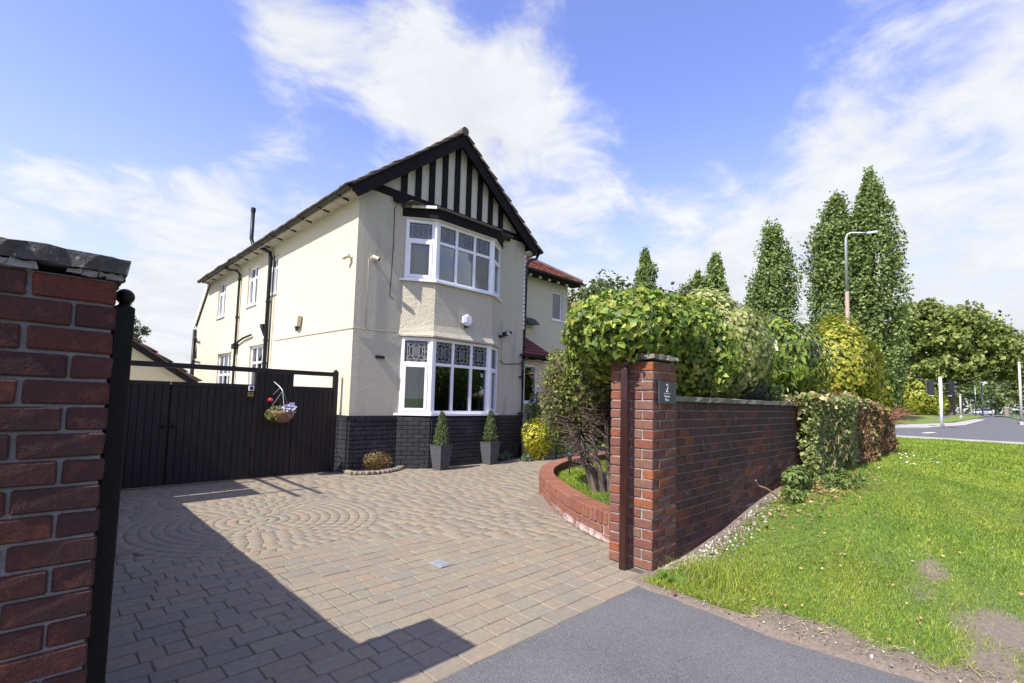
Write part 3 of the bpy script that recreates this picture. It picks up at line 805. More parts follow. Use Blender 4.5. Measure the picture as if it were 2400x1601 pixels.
# the low curved planter wall
pw = thing('planter_wall', 'low curved orange brick planter wall beside the drive', 'wall', (4.9, 4.4, 0))
mid = resample([tuple(p) for p in PLC], 0.01)
def offset(c, d):
    t = np.gradient(c, axis=0); t = unit(t); return c + np.stack([t[:, 1], -t[:, 0]], 1) * d
inner_d = 0.20
PLO, PLI = offset(mid, 0.0), offset(mid, inner_d)
def strip_solid(a, b, z0, z1, step=6):
    a = a[::step]; b = b[::step]; n = len(a); vs = []
    for p, q in zip(a, b): vs += [(p[0], p[1], z0), (p[0], p[1], z1), (q[0], q[1], z1), (q[0], q[1], z0)]
    fs = []
    for i in range(n - 1):
        for k in range(4): fs.append((i * 4 + k, i * 4 + (k + 1) % 4, (i + 1) * 4 + (k + 1) % 4, (i + 1) * 4 + k))
    fs += [(3, 2, 1, 0), (n * 4 - 4, n * 4 - 3, n * 4 - 2, n * 4 - 1)]
    return MB().add(vs, fs)
strip_solid(offset(mid, 0.012), offset(mid, inner_d - 0.012), -0.03, 0.262).build('mortar', 'mortar', pw)
s_len = 0.01 * (len(mid) - 1)
tang = unit(np.gradient(mid, axis=0))
def along(s, d):
    i = min(int(s / 0.01), len(mid) - 1); t = tang[i]; return mid[i] + np.array([t[1], -t[0]]) * d, math.atan2(t[1], t[0])
for c in range(2):
    s = 0.10 * c
    while s < s_len - 1.9:
        p, a = along(s + 0.1, 0.05); place_brick(pw, p[0], p[1], c * CO + CO / 2, 0.193, 0.098, a, 'brick_orange'); s += 0.205
s = 0.0
while s < s_len - 1.4:
    p, a = along(s + 0.037, inner_d / 2)
    me = block(0.065, inner_d + 0.006, 0.118, 0.006, 0.002, 'brick_orange', 5)
    obj('brick', me, None, pw, loc=(p[0], p[1], 0.152 + 0.062), rotz=a); s += 0.0745
# garden inside it
gp = [tuple(p) for p in PLI[::12]] + [(11, 5.4), (16, 5.4), (16, 2.12), (3.75, 2.12)]
sheet('front_garden', gp, 0.13, 'soil')

# ================================================================== THE HOUSE
XL, XR, YF = 3.685, 7.72, 7.535
ZE, ZP = 4.76, 0.93                               # wall plate, plinth
house = thing('house', 'cream rendered two storey house with black and white half timbered gable and bay', 'house', (5.7, 12.5, 0))
def wall_sheet(name, o, u, n, W, Hh, holes, th, mat, parent, z0=0.0):
    """Wall of width W, height Hh on origin o along u, outward n, with rectangular openings (a0,a1,b0,b1)."""
    o = np.array(o, float); u = np.array(u, float); n = np.array(n, float); v = np.array([0, 0, 1.0])
    A = sorted({0, W, *[h[0] for h in holes], *[h[1] for h in holes]}); B = sorted({z0, Hh, *[h[2] for h in holes], *[h[3] for h in holes]})
    m = MB(); rev = np.dot(np.cross(u, v), n) < 0
    def q(pts, flip):
        m.add(pts, [(3, 2, 1, 0) if (flip != rev) else (0, 1, 2, 3)])
    for i in range(len(A) - 1):
        for j in range(len(B) - 1):
            a, b = (A[i] + A[i + 1]) / 2, (B[j] + B[j + 1]) / 2
            if any(h[0] < a < h[1] and h[2] < b < h[3] for h in holes): continue
            for d, fl in ((0, False), (-th, True)):
                q([o + u * A[i] + v * B[j] + n * d, o + u * A[i + 1] + v * B[j] + n * d, o + u * A[i + 1] + v * B[j + 1] + n * d, o + u * A[i] + v * B[j + 1] + n * d], fl)
    for (a0, a1, b0, b1) in holes + [(0, W, z0, Hh)]:
        out = (a0, a1, b0, b1) == (0, W, z0, Hh)
        for (p0, p1) in (((a0, b0), (a1, b0)), ((a1, b0), (a1, b1)), ((a1, b1), (a0, b1)), ((a0, b1), (a0, b0))):
            P = [o + u * p[0] + v * p[1] + n * d for p, d in ((p0, 0), (p1, 0), (p1, -th), (p0, -th))]
            q(P, not out)
    return m.build(name, mat, parent)
# side wall (faces -X): u along +Y
SW = [(11.30, 11.86, 3.50, 4.38), (12.68, 13.44, 3.43, 4.43), (15.46, 16.26, 3.42, 4.46), (11.75, 12.95, 0.95, 2.39), (14.53, 15.85, 0.25, 2.33)]
# (u from YF)
wall_sheet('side_wall', (XL, YF, 0), (0, 1, 0), (-1, 0, 0), 17.24 - YF, ZE, [(a - YF, b - YF, c, d) for a, b, c, d in SW], 0.12, 'cream_render', house, z0=0.0)
m = MB(); m.prism([(XL, 17.24, 0), (XL, 18.80, 0), (XL, 18.80, 3.43), (XL, 17.24, 4.70)], (0.12, 0, 0)); m.build('rear_side_wall', 'cream_render', house)
m = MB(); m.obox((0, 17.18, 4.78), (1, 0, 0), unit(np.array([0, 1.62, -1.30])), unit(np.array([0, 1.3, 1.62])), XL - 0.06, 7.9, -0.1, 2.16, 0.0, 0.07); m.build('rear_roof', 'tile_brown', house)
m = MB(); m.obox((0, 17.18, 4.78), (1, 0, 0), unit(np.array([0, 1.62, -1.30])), unit(np.array([0, 1.3, 1.62])), XL - 0.075, XL - 0.045, -0.1, 2.16, -0.10, 0.05); m.build('verge_board', 'white_paint', house)
# front wall with the bay opening
wall_sheet('front_wall', (XL + 0.1205, YF, 0), (1, 0, 0), (0, -1, 0), XR - XL - 0.1205, ZE, [(4.66 - XL - 0.1205, 6.90 - XL - 0.1205, 1.0, 2.32), (4.66 - XL - 0.1205, 6.90 - XL - 0.1205, 3.40, 4.48)], 0.12, 'cream_shade_weathered', house)
m = MB(); m.box(XR - 0.12, XR, YF + 0.125, 17.2, 0, ZE); m.build('far_side_wall', 'cream_render', house)
m = MB(); m.box(XL + 0.125, XR - 0.125, 17.05, 17.2, 0, ZE); m.build('rear_wall', 'cream_render', house)
m = MB(); m.box(XL + 0.125, XR - 0.125, 10.6, 10.7, 0, ZE); m.build('inner_wall', 'interior', house)
m = MB(); m.box(XL + 0.125, XR - 0.125, YF + 0.125, 17.0, 2.55, 2.75).box(XL + 0.125, XR - 0.125, YF + 0.125, 17.0, 4.62, 4.70); m.build('floor', 'interior', house)
# gable
AX, AZ = 5.70, 6.49
m = MB(); m.prism([(XL, YF + 0.01, ZE + 0.001), (XR, YF + 0.01, ZE + 0.001), (AX, YF + 0.01, 6.42)], (0, 0.10, 0)); m.build('gable_wall', 'gable_panel', house)
m = MB(); m.box(XL + 0.02, XR - 0.02, YF - 0.035, YF + 0.008, 4.815, 4.945); m.build('tie_beam', 'black_timber', house)
sl = (AZ - 4.69) / (AX - 3.46)
for k in range(9):
    a = 4.469 + 0.2998 * k; b = a + 0.118
    zt = lambda x: 4.69 + sl * (min(x, 2 * AX - x) - 3.46) - 0.05
    m = MB(); m.prism([(a, YF - 0.028, 4.947), (b, YF - 0.028, 4.947), (b, YF - 0.028, max(5.0, zt(b))), (a, YF - 0.028, max(5.0, zt(a)))], (0, 0.036, 0))
    m.build('gable_timber', 'black_timber', house)
# barge boards and roof
YB = 7.33
for sx in (-1, 1):
    e = np.array([AX + sx * 2.27, YB, 4.668]); a = np.array([AX, YB, AZ - 0.01])
    d = unit(a - e); nrm = np.array([-d[2], 0, d[0]]) * (1 if sx < 0 else -1)
    m = MB(); m.prism([e - nrm * 0.0, a, a - np.array([0, 0, 0.27]), e - nrm * 0.20 + d * 0.02], (0, 0.035, 0)); m.build('barge_board', 'black_timber', house)
    # soffit of the verge
    m = MB(); m.prism([e + (0, 0.036, -0.01), a + (0, 0.036, -0.015), a + (0, 0.036, -0.035), e + (0, 0.036, -0.03)], (0, YF - YB - 0.04, 0)); m.build('verge_soffit', 'black_timber', house)
def tiled_slope(name, eave0, eave1, up_vec, rows, mat, parent, th=0.016, tile_w=0.26, lap=0.012, trim0=0.0, trim1=0.0, wob=0.006):
    """Lapped tile courses: each tile its own island, edges trimmed linearly towards the top."""
    e0 = np.array(eave0, float); e1 = np.array(eave1, float); upv = np.array(up_vec, float); Lr = np.linalg.norm(upv); ud = upv / Lr
    xd = unit(e1 - e0); W = np.linalg.norm(e1 - e0); nr = np.cross(xd, ud); nr = nr if nr[2] > 0 else -nr
    vs = []; fs = []; step = Lr / rows; r_ = np.random.default_rng(5)
    for i in range(rows):
        a0, a1 = trim0 * i / rows, W - trim1 * i / rows
        b0, b1 = trim0 * (i + 1) / rows, W - trim1 * (i + 1) / rows
        n = max(1, int(round((a1 - a0) / tile_w)))
        for k in range(n):
            g = 0.003
            s0, s1 = a0 + (a1 - a0) * k / n + g, a0 + (a1 - a0) * (k + 1) / n - g
            t0, t1 = (b0 + (b1 - b0) * k / n + g, b0 + (b1 - b0) * (k + 1) / n - g)
            dz = r_.normal() * wob * 0.4; b = len(vs)
            p = [e0 + xd * s0 + ud * (step * i - 0.02) + nr * (th + lap + dz), e0 + xd * s1 + ud * (step * i - 0.02) + nr * (th + lap + dz), e0 + xd * t1 + ud * (step * (i + 1) + 0.005) + nr * (0.012), e0 + xd * t0 + ud * (step * (i + 1) + 0.005) + nr * 0.012]
            vs += p + [q - nr * th for q in p]
            fs += [(b, b + 1, b + 2, b + 3), (b + 7, b + 6, b + 5, b + 4), (b + 4, b + 5, b + 1, b), (b + 5, b + 6, b + 2, b + 1), (b + 7, b + 4, b, b + 3), (b + 6, b + 7, b + 3, b + 2)]
    return obj(name, np_mesh(name, np.array(vs), np.array(fs)), mat, parent, kind='stuff')
roof = MB(); roof.prism([(3.40, 7.31, 4.665), (AX, 7.31, AZ + 0.012), (8.0, 7.31, 4.665), (8.0, 7.31, 4.625), (AX, 7.31, AZ - 0.028), (3.40, 7.31, 4.625)], (0, 10.05, 0))
roof = roof.build('roof', 'black_timber', house)
tiled_slope('roof_tiles', (3.36, 17.34, 4.635), (3.36, 7.285, 4.635), (AX - 3.36, 0, AZ + 0.012 - 4.635), 11, 'tile_brown', roof, th=0.03, lap=0.014, wob=0.02)
tiled_slope('roof_tiles', (8.04, 7.285, 4.635), (8.04, 17.34, 4.635), (AX - 8.04, 0, AZ + 0.012 - 4.635), 11, 'tile_brown', roof, th=0.03, lap=0.014, wob=0.02)
for k in range(24):
    y0_ = 7.28 + 0.42 * k
    m = MB(); m.tube([(AX, y0_, AZ + 0.02 + random.uniform(0, .006)), (AX, y0_ + 0.43, AZ + 0.026)], [0.085, 0.078], 10); m.build('ridge_tile', 'tile_brown', roof)
# verge mortar line
for sx in (-1, 1):
    m = MB(); e = np.array([AX + sx * 2.25, 7.30, 4.685]); a = np.array([AX, 7.30, AZ + 0.008]); m.prism([e, a, a + (0, 0, 0.03), e + (0, 0, 0.03)], (0, 0.05, 0)); m.build('verge_mortar', 'wall_coping', roof)
# eaves on the lit side: soffit, rafter feet, gutter, brackets
m = MB(); m.box(3.47, XL, 7.40, 17.25, 4.60, 4.618); m.build('soffit', 'dirty_shaded_cream', house)
m = MB(); m.box(3.452, 3.47, 7.36, 17.28, 4.585, 4.66); m.build('fascia', 'dirty_shaded_cream', house)
def half_gutter(name, p0, p1, r_, mat, parent):
    p0 = np.array(p0, float); p1 = np.array(p1, float); d = unit(p1 - p0); s_ = np.cross(d, [0, 0, 1]); n = 8; vs = []; fs = []
    for p in (p0, p1):
        for rad in (r_, r_ - 0.006):
            for k in range(n + 1):
                a = math.pi + math.pi * k / n; vs.append(p + rad * (math.cos(a) * s_ + math.sin(a) * np.array([0, 0, 1])))
    q = n + 1
    for k in range(n):
        fs += [(k, k + 1, 2 * q + k + 1, 2 * q + k), (q + k + 1, q + k, 3 * q + k, 3 * q + k + 1), (k, q + k, q + k + 1, k + 1), (2 * q + k + 1, 3 * q + k + 1, 3 * q + k, 2 * q + k)]
    fs += [(0, 2 * q, 3 * q, q), (n, q + n, 3 * q + n, 2 * q + n)]
    m = MB(); m.add(vs, fs); return m.build(name, mat, parent)
half_gutter('gutter', (3.395, 7.30, 4.665), (3.395, 17.42, 4.665), 0.058, 'gutter_black', house)
for k in range(13):
    y0_ = 7.75 + 0.78 * k
    m = MB(); m.tube([(3.60, y0_, 4.575), (3.45, y0_, 4.600), (3.36, y0_, 4.615)], 0.016, 6); m.build('gutter_bracket', 'gutter_black', house)
half_gutter('gutter', (8.055, 7.32, 4.665), (8.055, 17.3, 4.665), 0.058, 'gutter_black', house)
m = MB(); m.box(XR, 7.97, 7.40, 17.2, 4.60, 4.618); m.build('soffit', 'white_paint', house)
m = MB(); m.tube([(8.04, 7.42, 4.61), (8.0, 7.44, 4.5), (7.80, 7.47, 4.42), (7.77, 7.52, 4.3), (7.775, 7.60, 0.1)], 0.034, 8); m.build('downpipe', 'black_plastic', house, smooth=True)
# plinth: painted brick, proud of the render
BO = [(4.57, 7.535), (5.08, 7.225), (6.48, 7.225), (6.99, 7.535)]
def poly_courses(pts, n, skip_ends, y_off=0.0):
    pts = [np.array(p, float) for p in pts]
    for c in range(n):
        for i in range(len(pts) - 1):
            a, b = pts[i], pts[i + 1]; L_ = np.linalg.norm(b - a); d = (b - a) / L_; nn = np.array([d[1], -d[0]]); ang = math.atan2(d[1], d[0])
            s = 0.0; first = 0.1025 if c % 2 else 0.205
            while s < L_ - 0.02:
                e = min(s + first, L_); first = 0.205
                if L_ - e < 0.05: e = L_
                p = a + d * (s + e) / 2 + nn * 0.004
                ln = max(0.03, round(e - s - 0.008, 2))
                obj('brick', block(ln, 0.05, 0.067, 0.005, 0.0018, 'painted_brick', 3), None, plinth, loc=(p[0], p[1], c * CO + CO / 2), rotz=ang)
                s = e
m = MB(); m.prism([(XL - 0.012, 8.20, 0), (XL - 0.012, YF - 0.012, 0), (4.57, YF - 0.012, 0), (5.075, 7.213, 0), (6.485, 7.213, 0), (6.99, YF - 0.012, 0), (XR + 0.012, YF - 0.012, 0), (XR + 0.012, 8.2, 0)][::-1], (0, 0, ZP - 0.02))
plinth = m.build('plinth', 'painted_brick', house)
poly_courses([(XL - 0.012, 8.20), (XL - 0.012, YF - 0.012), (4.57, YF - 0.012), (5.075, 7.213), (6.485, 7.213), (6.99, YF - 0.012), (XR + 0.012, YF - 0.012)], 12, 0)
m = MB(); m.box(XL - 0.045, XL, YF - 0.04, 8.20, 0.885, 0.925).box(XL, 4.52, YF - 0.045, YF, 0.885, 0.925).box(7.04, XR + 0.04, YF - 0.045, YF, 0.885, 0.925); m.build('plinth_ledge', 'painted_brick', plinth)

# --- windows
def window(parent, o, u, n, W, Hh, cols, rows, bar=0.05, dep=0.06, lead=(), sash=(), name='window', sill=0.0):
    """uPVC frame on origin o (bottom left, outside face), u along, n outward; cols/rows are bar centre lines as fractions."""
    u = np.array(u, float); n = np.array(n, float); v = np.array([0, 0, 1.0]); o = np.array(o, float)
    m = MB()
    m.obox(o, u, v, n, 0, bar, 0, Hh, -dep, 0).obox(o, u, v, n, W - bar, W, 0, Hh, -dep, 0)
    m.obox(o, u, v, n, bar, W - bar, 0, bar, -dep, -0.001).obox(o, u, v, n, bar, W - bar, Hh - bar, Hh, -dep, -0.001)
    X = [bar] + [c * W for c in cols] + [W - bar]; Z = [bar] + [r * Hh for r in rows] + [Hh - bar]
    hb = bar * 0.5
    for c in cols: m.obox(o, u, v, n, c * W - hb, c * W + hb, bar, Hh - bar, -dep, -0.004)
    for r in rows: m.obox(o, u, v, n, bar, W - bar, r * Hh - hb, r * Hh + hb, -dep, -0.007)
    if sill: m.obox(o, u, v, n, -0.03, W + 0.03, -0.035, -0.001, -dep, sill)
    w = m.build(name, 'upvc', parent)
    for j in range(len(Z) - 1):
        for i in range(len(X) - 1):
            a0 = X[i] + (0 if i == 0 else hb); a1 = X[i + 1] - (0 if i == len(X) - 2 else hb)
            b0 = Z[j] + (0 if j == 0 else hb); b1 = Z[j + 1] - (0 if j == len(Z) - 2 else hb)
            if (i, j) in sash:
                s = MB(); k = 0.035
                s.obox(o, u, v, n, a0 - 0.012, a0 + k, b0 - 0.012, b1 + 0.012, -dep + 0.02, 0.018).obox(o, u, v, n, a1 - k, a1 + 0.012, b0 - 0.012, b1 + 0.012, -dep + 0.02, 0.018)
                s.obox(o, u, v, n, a0 + k, a1 - k, b0 - 0.012, b0 + k, -dep + 0.02, 0.016).obox(o, u, v, n, a0 + k, a1 - k, b1 - k, b1 + 0.012, -dep + 0.02, 0.016)
                s.build('sash', 'upvc', w)
            g = MB(); g.obox(o, u, v, n, a0 - 0.004, a1 + 0.004, b0 - 0.004, b1 + 0.004, -dep * 0.6, -dep * 0.6 + 0.006)
            g.build('pane', 'leaded_glass' if j in lead else 'window_glass', w)
            if j in lead:
                l = MB(); pw_, ph = a1 - a0, b1 - b0; z_ = -dep * 0.6 + 0.007
                P = lambda s, t: o + u * (a0 + pw_ * s) + v * (b0 + ph * t) + n * z_
                def ln(s0, t0, s1, t1, wd=0.0045):
                    p, q = P(s0, t0), P(s1, t1); d = unit(q - p); x_ = np.cross(n, d); L_ = np.linalg.norm(q - p)
                    l.obox(p, d, x_, n, 0, L_, -wd, wd, 0, 0.003)
                for t in (0.13, 0.87): ln(0, t, 1, t)
                for s in (0.13, 0.87): ln(s, 0, s, 1)
                D = [(0.5, 0.13), (0.78, 0.34), (0.78, 0.66), (0.5, 0.87), (0.22, 0.66), (0.22, 0.34)]
                for k in range(6): ln(*D[k], *D[(k + 1) % 6])
                for (s0, t0, s1, t1) in ((0.13, 0.13, 0.22, 0.34), (0.87, 0.13, 0.78, 0.34), (0.13, 0.87, 0.22, 0.66), (0.87, 0.87, 0.78, 0.66), (0.13, 0.5, 0.22, 0.5), (0.78, 0.5, 0.87, 0.5), (0.36, 0.235, 0.36, 0.765), (0.64, 0.235, 0.64, 0.765)): ln(s0, t0, s1, t1)
                l.build('leading', 'lead_came', w)
                c = MB(); r_ = random.Random(int(a0 * 1000) + int(o[0] * 100))
                for (s0, s1, t0, t1) in ((0.38, 0.62, 0.26, 0.74), (0.02, 0.11, 0.15, 0.3), (0.89, 0.98, 0.15, 0.3), (0.02, 0.11, 0.7, 0.85), (0.89, 0.98, 0.7, 0.85), (0.15, 0.3, 0.02, 0.11), (0.7, 0.85, 0.02, 0.11), (0.15, 0.3, 0.89, 0.98), (0.7, 0.85, 0.89, 0.98), (0.4, 0.6, 0.89, 0.98), (0.4, 0.6, 0.02, 0.11), (0.02, 0.11, 0.42, 0.58), (0.89, 0.98, 0.42, 0.58)):
                    c.add([P(s0, t0), P(s1, t0), P(s1, t1), P(s0, t1)], [(0, 1, 2, 3)])
                c.build('obscure_lights', 'obscure_glass', w, kind='stuff')
    return w
for (z0, z1, rowf) in ((0.968, 2.335, 0.655), (3.385, 4.50, 0.66)):
    for i in range(3):
        a = np.array([*BO[i], z0]); b = np.array([*BO[i + 1], z0]); d = unit(b - a); n_ = np.array([d[1], -d[0], 0])
        W = np.linalg.norm(b - a); ins = 0.03
        if i == 1: window(house, a + d * 0.028 - n_ * 0.012, d, n_, W - 0.056, z1 - z0, [1 / 3, 2 / 3], [rowf], 0.052, 0.06, lead=(1,), name='bay_window')
        else: window(house, a + d * 0.035 - n_ * 0.012, d, n_, W - 0.07, z1 - z0, [], [rowf], 0.06, 0.06, lead=(1,), sash=((0, 0),), name='bay_window')
    # corner posts
    for (px_, py_) in BO[1:3]:
        m = MB(); m.lathe((px_, py_ + 0.036, z0), [(0.052, 0), (0.052, z1 - z0)], 8); m.build('bay_post', 'upvc', house)
    sp_ = [(4.50, 7.54), (5.052, 7.165), (6.508, 7.165), (7.06, 7.54)]
    m = MB(); m.prism([(x, y, z0 - 0.036) for x, y in sp_][::-1], (0, 0, 0.034)); m.build('bay_sill', 'upvc', house)
# rendered skirt between the bay windows, flaring at its foot
def ring_at(off, z):
    c = []
    B = [np.array(p) for p in BO]
    k = off
    return [(B[0][0] - k * 0.55, B[0][1] + 0.004, z), (B[1][0] - k * 0.55, B[1][1] - k, z), (B[2][0] + k * 0.55, B[2][1] - k, z), (B[3][0] + k * 0.55, B[3][1] + 0.004, z)]
m = MB(); prof = [(0.055, 2.345), (0.060, 2.375), (0.030, 2.46), (0.010, 2.58), (0.005, 2.8), (0.005, 3.345)]
vs = [p for (k, z) in prof for p in ring_at(k, z)]
fs = [(i * 4 + j, i * 4 + j + 1, (i + 1) * 4 + j + 1, (i + 1) * 4 + j) for i in range(len(prof) - 1) for j in range(3)]
fs += [(3, 2, 1, 0), tuple(range(len(prof) * 4 - 4, len(prof) * 4))]
m.add(vs, fs); m.build('bay_apron', 'cream_shade_weathered', house)
# bay roof: black fascia, lead flat with pale edge slips
m = MB(); m.prism([(*p[:2], 4.525) for p in ring_at(0.10, 0)][::-1], (0, 0, 0.155)); m.build('bay_fascia', 'black_timber', house)
m = MB(); m.prism([(*p[:2], 4.505) for p in ring_at(0.055, 0)][::-1], (0, 0, 0.019)); m.build('bay_soffit', 'white_paint', house)
m = MB(); rg = ring_at(0.15, 0); m.prism([(*p[:2], 4.682) for p in rg][::-1], (0, 0, 0.036)); m.build('bay_roof', 'coping_stone', house)
for k in range(5):
    a = np.array(rg[0][:2]); b = np.array(rg[1][:2]); d = (b - a); s0, s1 = 0.12 + k * 0.165, 0.12 + k * 0.165 + 0.155
    p0, p1 = a + d * s0, a + d * s1; nn = unit(np.array([d[1], -d[0]])) * 0.012
    m = MB(); m.prism([(p0[0] + nn[0], p0[1] + nn[1], 4.672), (p1[0] + nn[0], p1[1] + nn[1], 4.672), (p1[0] + nn[0], p1[1] + nn[1], 4.722), (p0[0] + nn[0], p0[1] + nn[1], 4.722)], (-nn[0], -nn[1], 0.0)); m.build('edge_slip', 'white_paint' if k > 0 else 'wall_coping', house)
m = MB(); m.prism([(rg[0][0], YF - 0.036, 4.718), (rg[0][0] + 0.03, 7.22, 4.718), (rg[3][0] - 0.03, 7.22, 4.718), (rg[3][0], YF - 0.036, 4.718)], (0, 0, 0.012)); m.build('lead_flat', 'coping_stone', house)
m = MB(); m.box(4.30, 7.2, YF - 0.05, YF - 0.036, 4.72, 4.81); m.build('flashing', 'black_timber', house)
# side windows
for (a, b, c, d) in SW:
    low = c < 1
    wn = window(house, (XL + 0.05, b, c), (0, -1, 0), (-1, 0, 0), b - a, d - c, ([0.33, 0.66] if low else [0.5]), [0.70 if not low else 0.72], 0.05, 0.05, sash=(((0, 0),) if not low else ()), name='window', sill=0.09)
    if low:
        m = MB(); m.box(XL - 0.03, XL, a - 0.05, b + 0.05, d + 0.001, d + 0.05); m.build('lintel_drip', 'cream_render', wn)
# pipes on the lit side
def pipe(name, pts, r_, mat='gutter_black', parent=None, n=9):
    m = MB(); m.tube(pts, r_, n); return m.build(name, mat, parent or house, smooth=True)
pipe('soil_pipe', [(3.62, 11.62, 0.0), (3.62, 11.62, 4.34), (3.60, 11.64, 4.46), (3.52, 11.95, 4.60), (3.40, 12.2, 4.72), (3.37, 12.25, 4.85), (3.37, 12.25, 5.52)], 0.043)
for z in (0.9, 1.9, 2.42, 3.3, 4.3): m = MB(); m.lathe((3.62, 11.62, z), [(0.054, 0), (0.054, 0.05)], 10); m.build('pipe_collar', 'gutter_black', house)
m = MB(); m.lathe((3.37, 12.25, 5.50), [(0.052, 0), (0.052, 0.09), (0.046, 0.1)], 10); m.build('vent_cowl', 'gutter_black', house)
pipe('waste_pipe', [(3.63, 11.42, 0.0), (3.63, 11.42, 4.35)], 0.018)
m = MB(); m.prism([(3.55, 11.68, 2.82), (3.55, 11.88, 2.82), (3.57, 11.84, 2.70), (3.60, 11.75, 2.55), (3.60, 11.68, 2.55)], (0.08, 0, 0)); m.build('pipe_hopper', 'gutter_black', house)
pipe('downpipe', [(3.40, 14.62, 4.62), (3.45, 14.5, 4.55), (3.58, 14.1, 4.46), (3.63, 14.0, 4.36), (3.63, 14.0, 0.0)], 0.03)
for z in (1.9, 2.5, 3.2, 4.2): m = MB(); m.lathe((3.63, 14.0, z), [(0.047, 0), (0.047, 0.045)], 9); m.build('pipe_collar', 'gutter_black', house)
m = MB(); m.box(3.56, 3.68, 13.9, 14.1, 2.38, 2.52); m.build('hopper_head', 'gutter_black', house)
pipe('branch_pipe', [(3.63, 13.96, 2.52), (3.63, 13.4, 2.62), (3.63, 12.75, 2.66)], 0.026)
pipe('downpipe', [(3.63, 18.72, 0.0), (3.63, 18.72, 3.30)], 0.05)
pipe('waste_pipe', [(3.63, 18.7, 2.98), (3.55, 18.3, 3.0), (3.55, 18.1, 2.98), (3.57, 18.1, 2.9)], 0.032)
pipe('waste_pipe', [(3.63, 18.7, 2.30), (3.55, 17.9, 2.32), (3.55, 17.9, 2.85)], 0.026)
# cables
pipe('cable', [(3.675, 11.2, 2.42), (3.675, 9.5, 2.40), (3.672, 7.53, 2.375), (3.69, 7.525, 2.375), (4.2, 7.524, 2.385), (4.54, 7.52, 2.39)], 0.006, 'cable_grey', n=5)
pipe('cable', [(3.90, 7.524, 3.60), (3.905, 7.524, 3.2), (3.90, 7.524, 2.39)], 0.005, 'cable_grey', n=5)
pipe('cable', [(4.44, 7.46, 4.72), (4.37, 7.50, 4.69), (4.35, 7.52, 4.62), (4.36, 7.524, 3.9), (4.33, 7.524, 3.02), (4.40, 7.52, 2.98)], 0.007, 'cable_dark', n=5)
pipe('cable', [(7.02, 7.522, 2.10), (7.1, 7.522, 2.02), (7.30, 7.522, 2.03), (7.70, 7.522, 2.07)], 0.007, 'cable_dark', n=5)
pipe('cable', [(7.11, 7.522, 2.03), (7.06, 7.522, 2.12), (7.06, 7.522, 2.95)], 0.005, 'cable_grey', n=5)
pipe('downpipe', [(7.93, 7.56, 2.25), (7.80, 7.50, 2.22), (7.67, 7.47, 2.12), (7.67, 7.47, 0.05)], 0.036, 'black_plastic')
for z in (1.75, 0.95): m = MB(); m.box(7.61, 7.73, 7.49, 7.535, z, z + 0.03); m.build('pipe_clip', 'black_plastic', house)
m = MB(); m.box(4.11, 4.275, YF - 0.03, YF + 0.002, 1.905, 1.955); m.build('wall_vent', 'black_plastic', house)
m = MB()
for k in range(18): z = 2.85 + 0.095 * k; m.box(XR - 0.02, XR + 0.035, YF - 0.012, YF + 0.05, z, z + 0.07)
m.build('quoin_blocks', 'white_paint', house)

# --- wing, set back
YW, XW = 9.40, 11.57
wall_sheet('wing_wall', (XR, YW, 0), (1, 0, 0), (0, -1, 0), XW - XR, 4.84, [(10.86 - XR, 11.33 - XR, 3.69, 4.56)], 0.12, 'cream_render', house)
m = MB(); m.box(XW - 0.12, XW, YW + 0.121, 16.5, 0, 4.84); m.build('wing_end_wall', 'cream_render', house)
window(house, (10.86, YW + 0.04, 3.69), (1, 0, 0), (0, -1, 0), 0.47, 0.87, [], [], 0.05, 0.05, name='window', sill=0.07)
m = MB(); m.box(XR + 0.01, XW - 0.13, 12.5, 12.6, 0, 4.8); m.build('inner_wall', 'interior', house)
m = MB(); m.box(XR, XW + 0.26, YW - 0.28, YW, 4.80, 4.82).box(XR, XW + 0.27, YW - 0.30, YW - 0.28, 4.78, 4.90); m.build('wing_eaves', 'black_timber', house)
for k in range(9):
    x = 8.0 + 0.4 * k; m = MB(); m.box(x, x + 0.055, YW - 0.27, YW - 0.20, 4.735, 4.80); m.build('rafter_end', 'white_paint', house)
half_gutter('gutter', (XR, YW - 0.35, 4.90), (XW + 0.30, YW - 0.35, 4.90), 0.055, 'gutter_black', house)
ez = 4.90
m = MB(); hp = 2.4
m.add([(XR, YW - 0.32, ez), (XW + 0.28, YW - 0.32, ez), (XW + 0.28 - hp, YW - 0.32 + hp, ez + 0.62 * hp), (XR, YW - 0.32 + hp, ez + 0.62 * hp), (XW + 0.28, YW - 0.32 + 2 * hp, ez)], [(0, 1, 2, 3), (1, 4, 2)])
wr = m.build('wing_roof', 'tile_red', house)
tiled_slope('roof_tiles', (XR, YW - 0.34, ez), (XW + 0.30, YW - 0.34, ez), (0, hp, 0.62 * hp), 11, 'tile_red', wr, th=0.022, lap=0.022, trim1=hp, tile_w=0.25)
m = MB(); m.tube([(XW + 0.30, YW - 0.34, ez + 0.05), (XW + 0.28 - hp, YW - 0.32 + hp, ez + 0.62 * hp + 0.05)], [0.07, 0.07], 8); m.build('hip_tile', 'tile_brown', wr)
m = MB(); m.prism([(9.60, YW, 3.40), (9.60, YW - 0.02, 3.60), (9.60, YW - 0.10, 3.56), (9.60, YW - 0.30, 3.38)], (0.42, 0, 0)); m.build('wall_hood', 'slate', house)
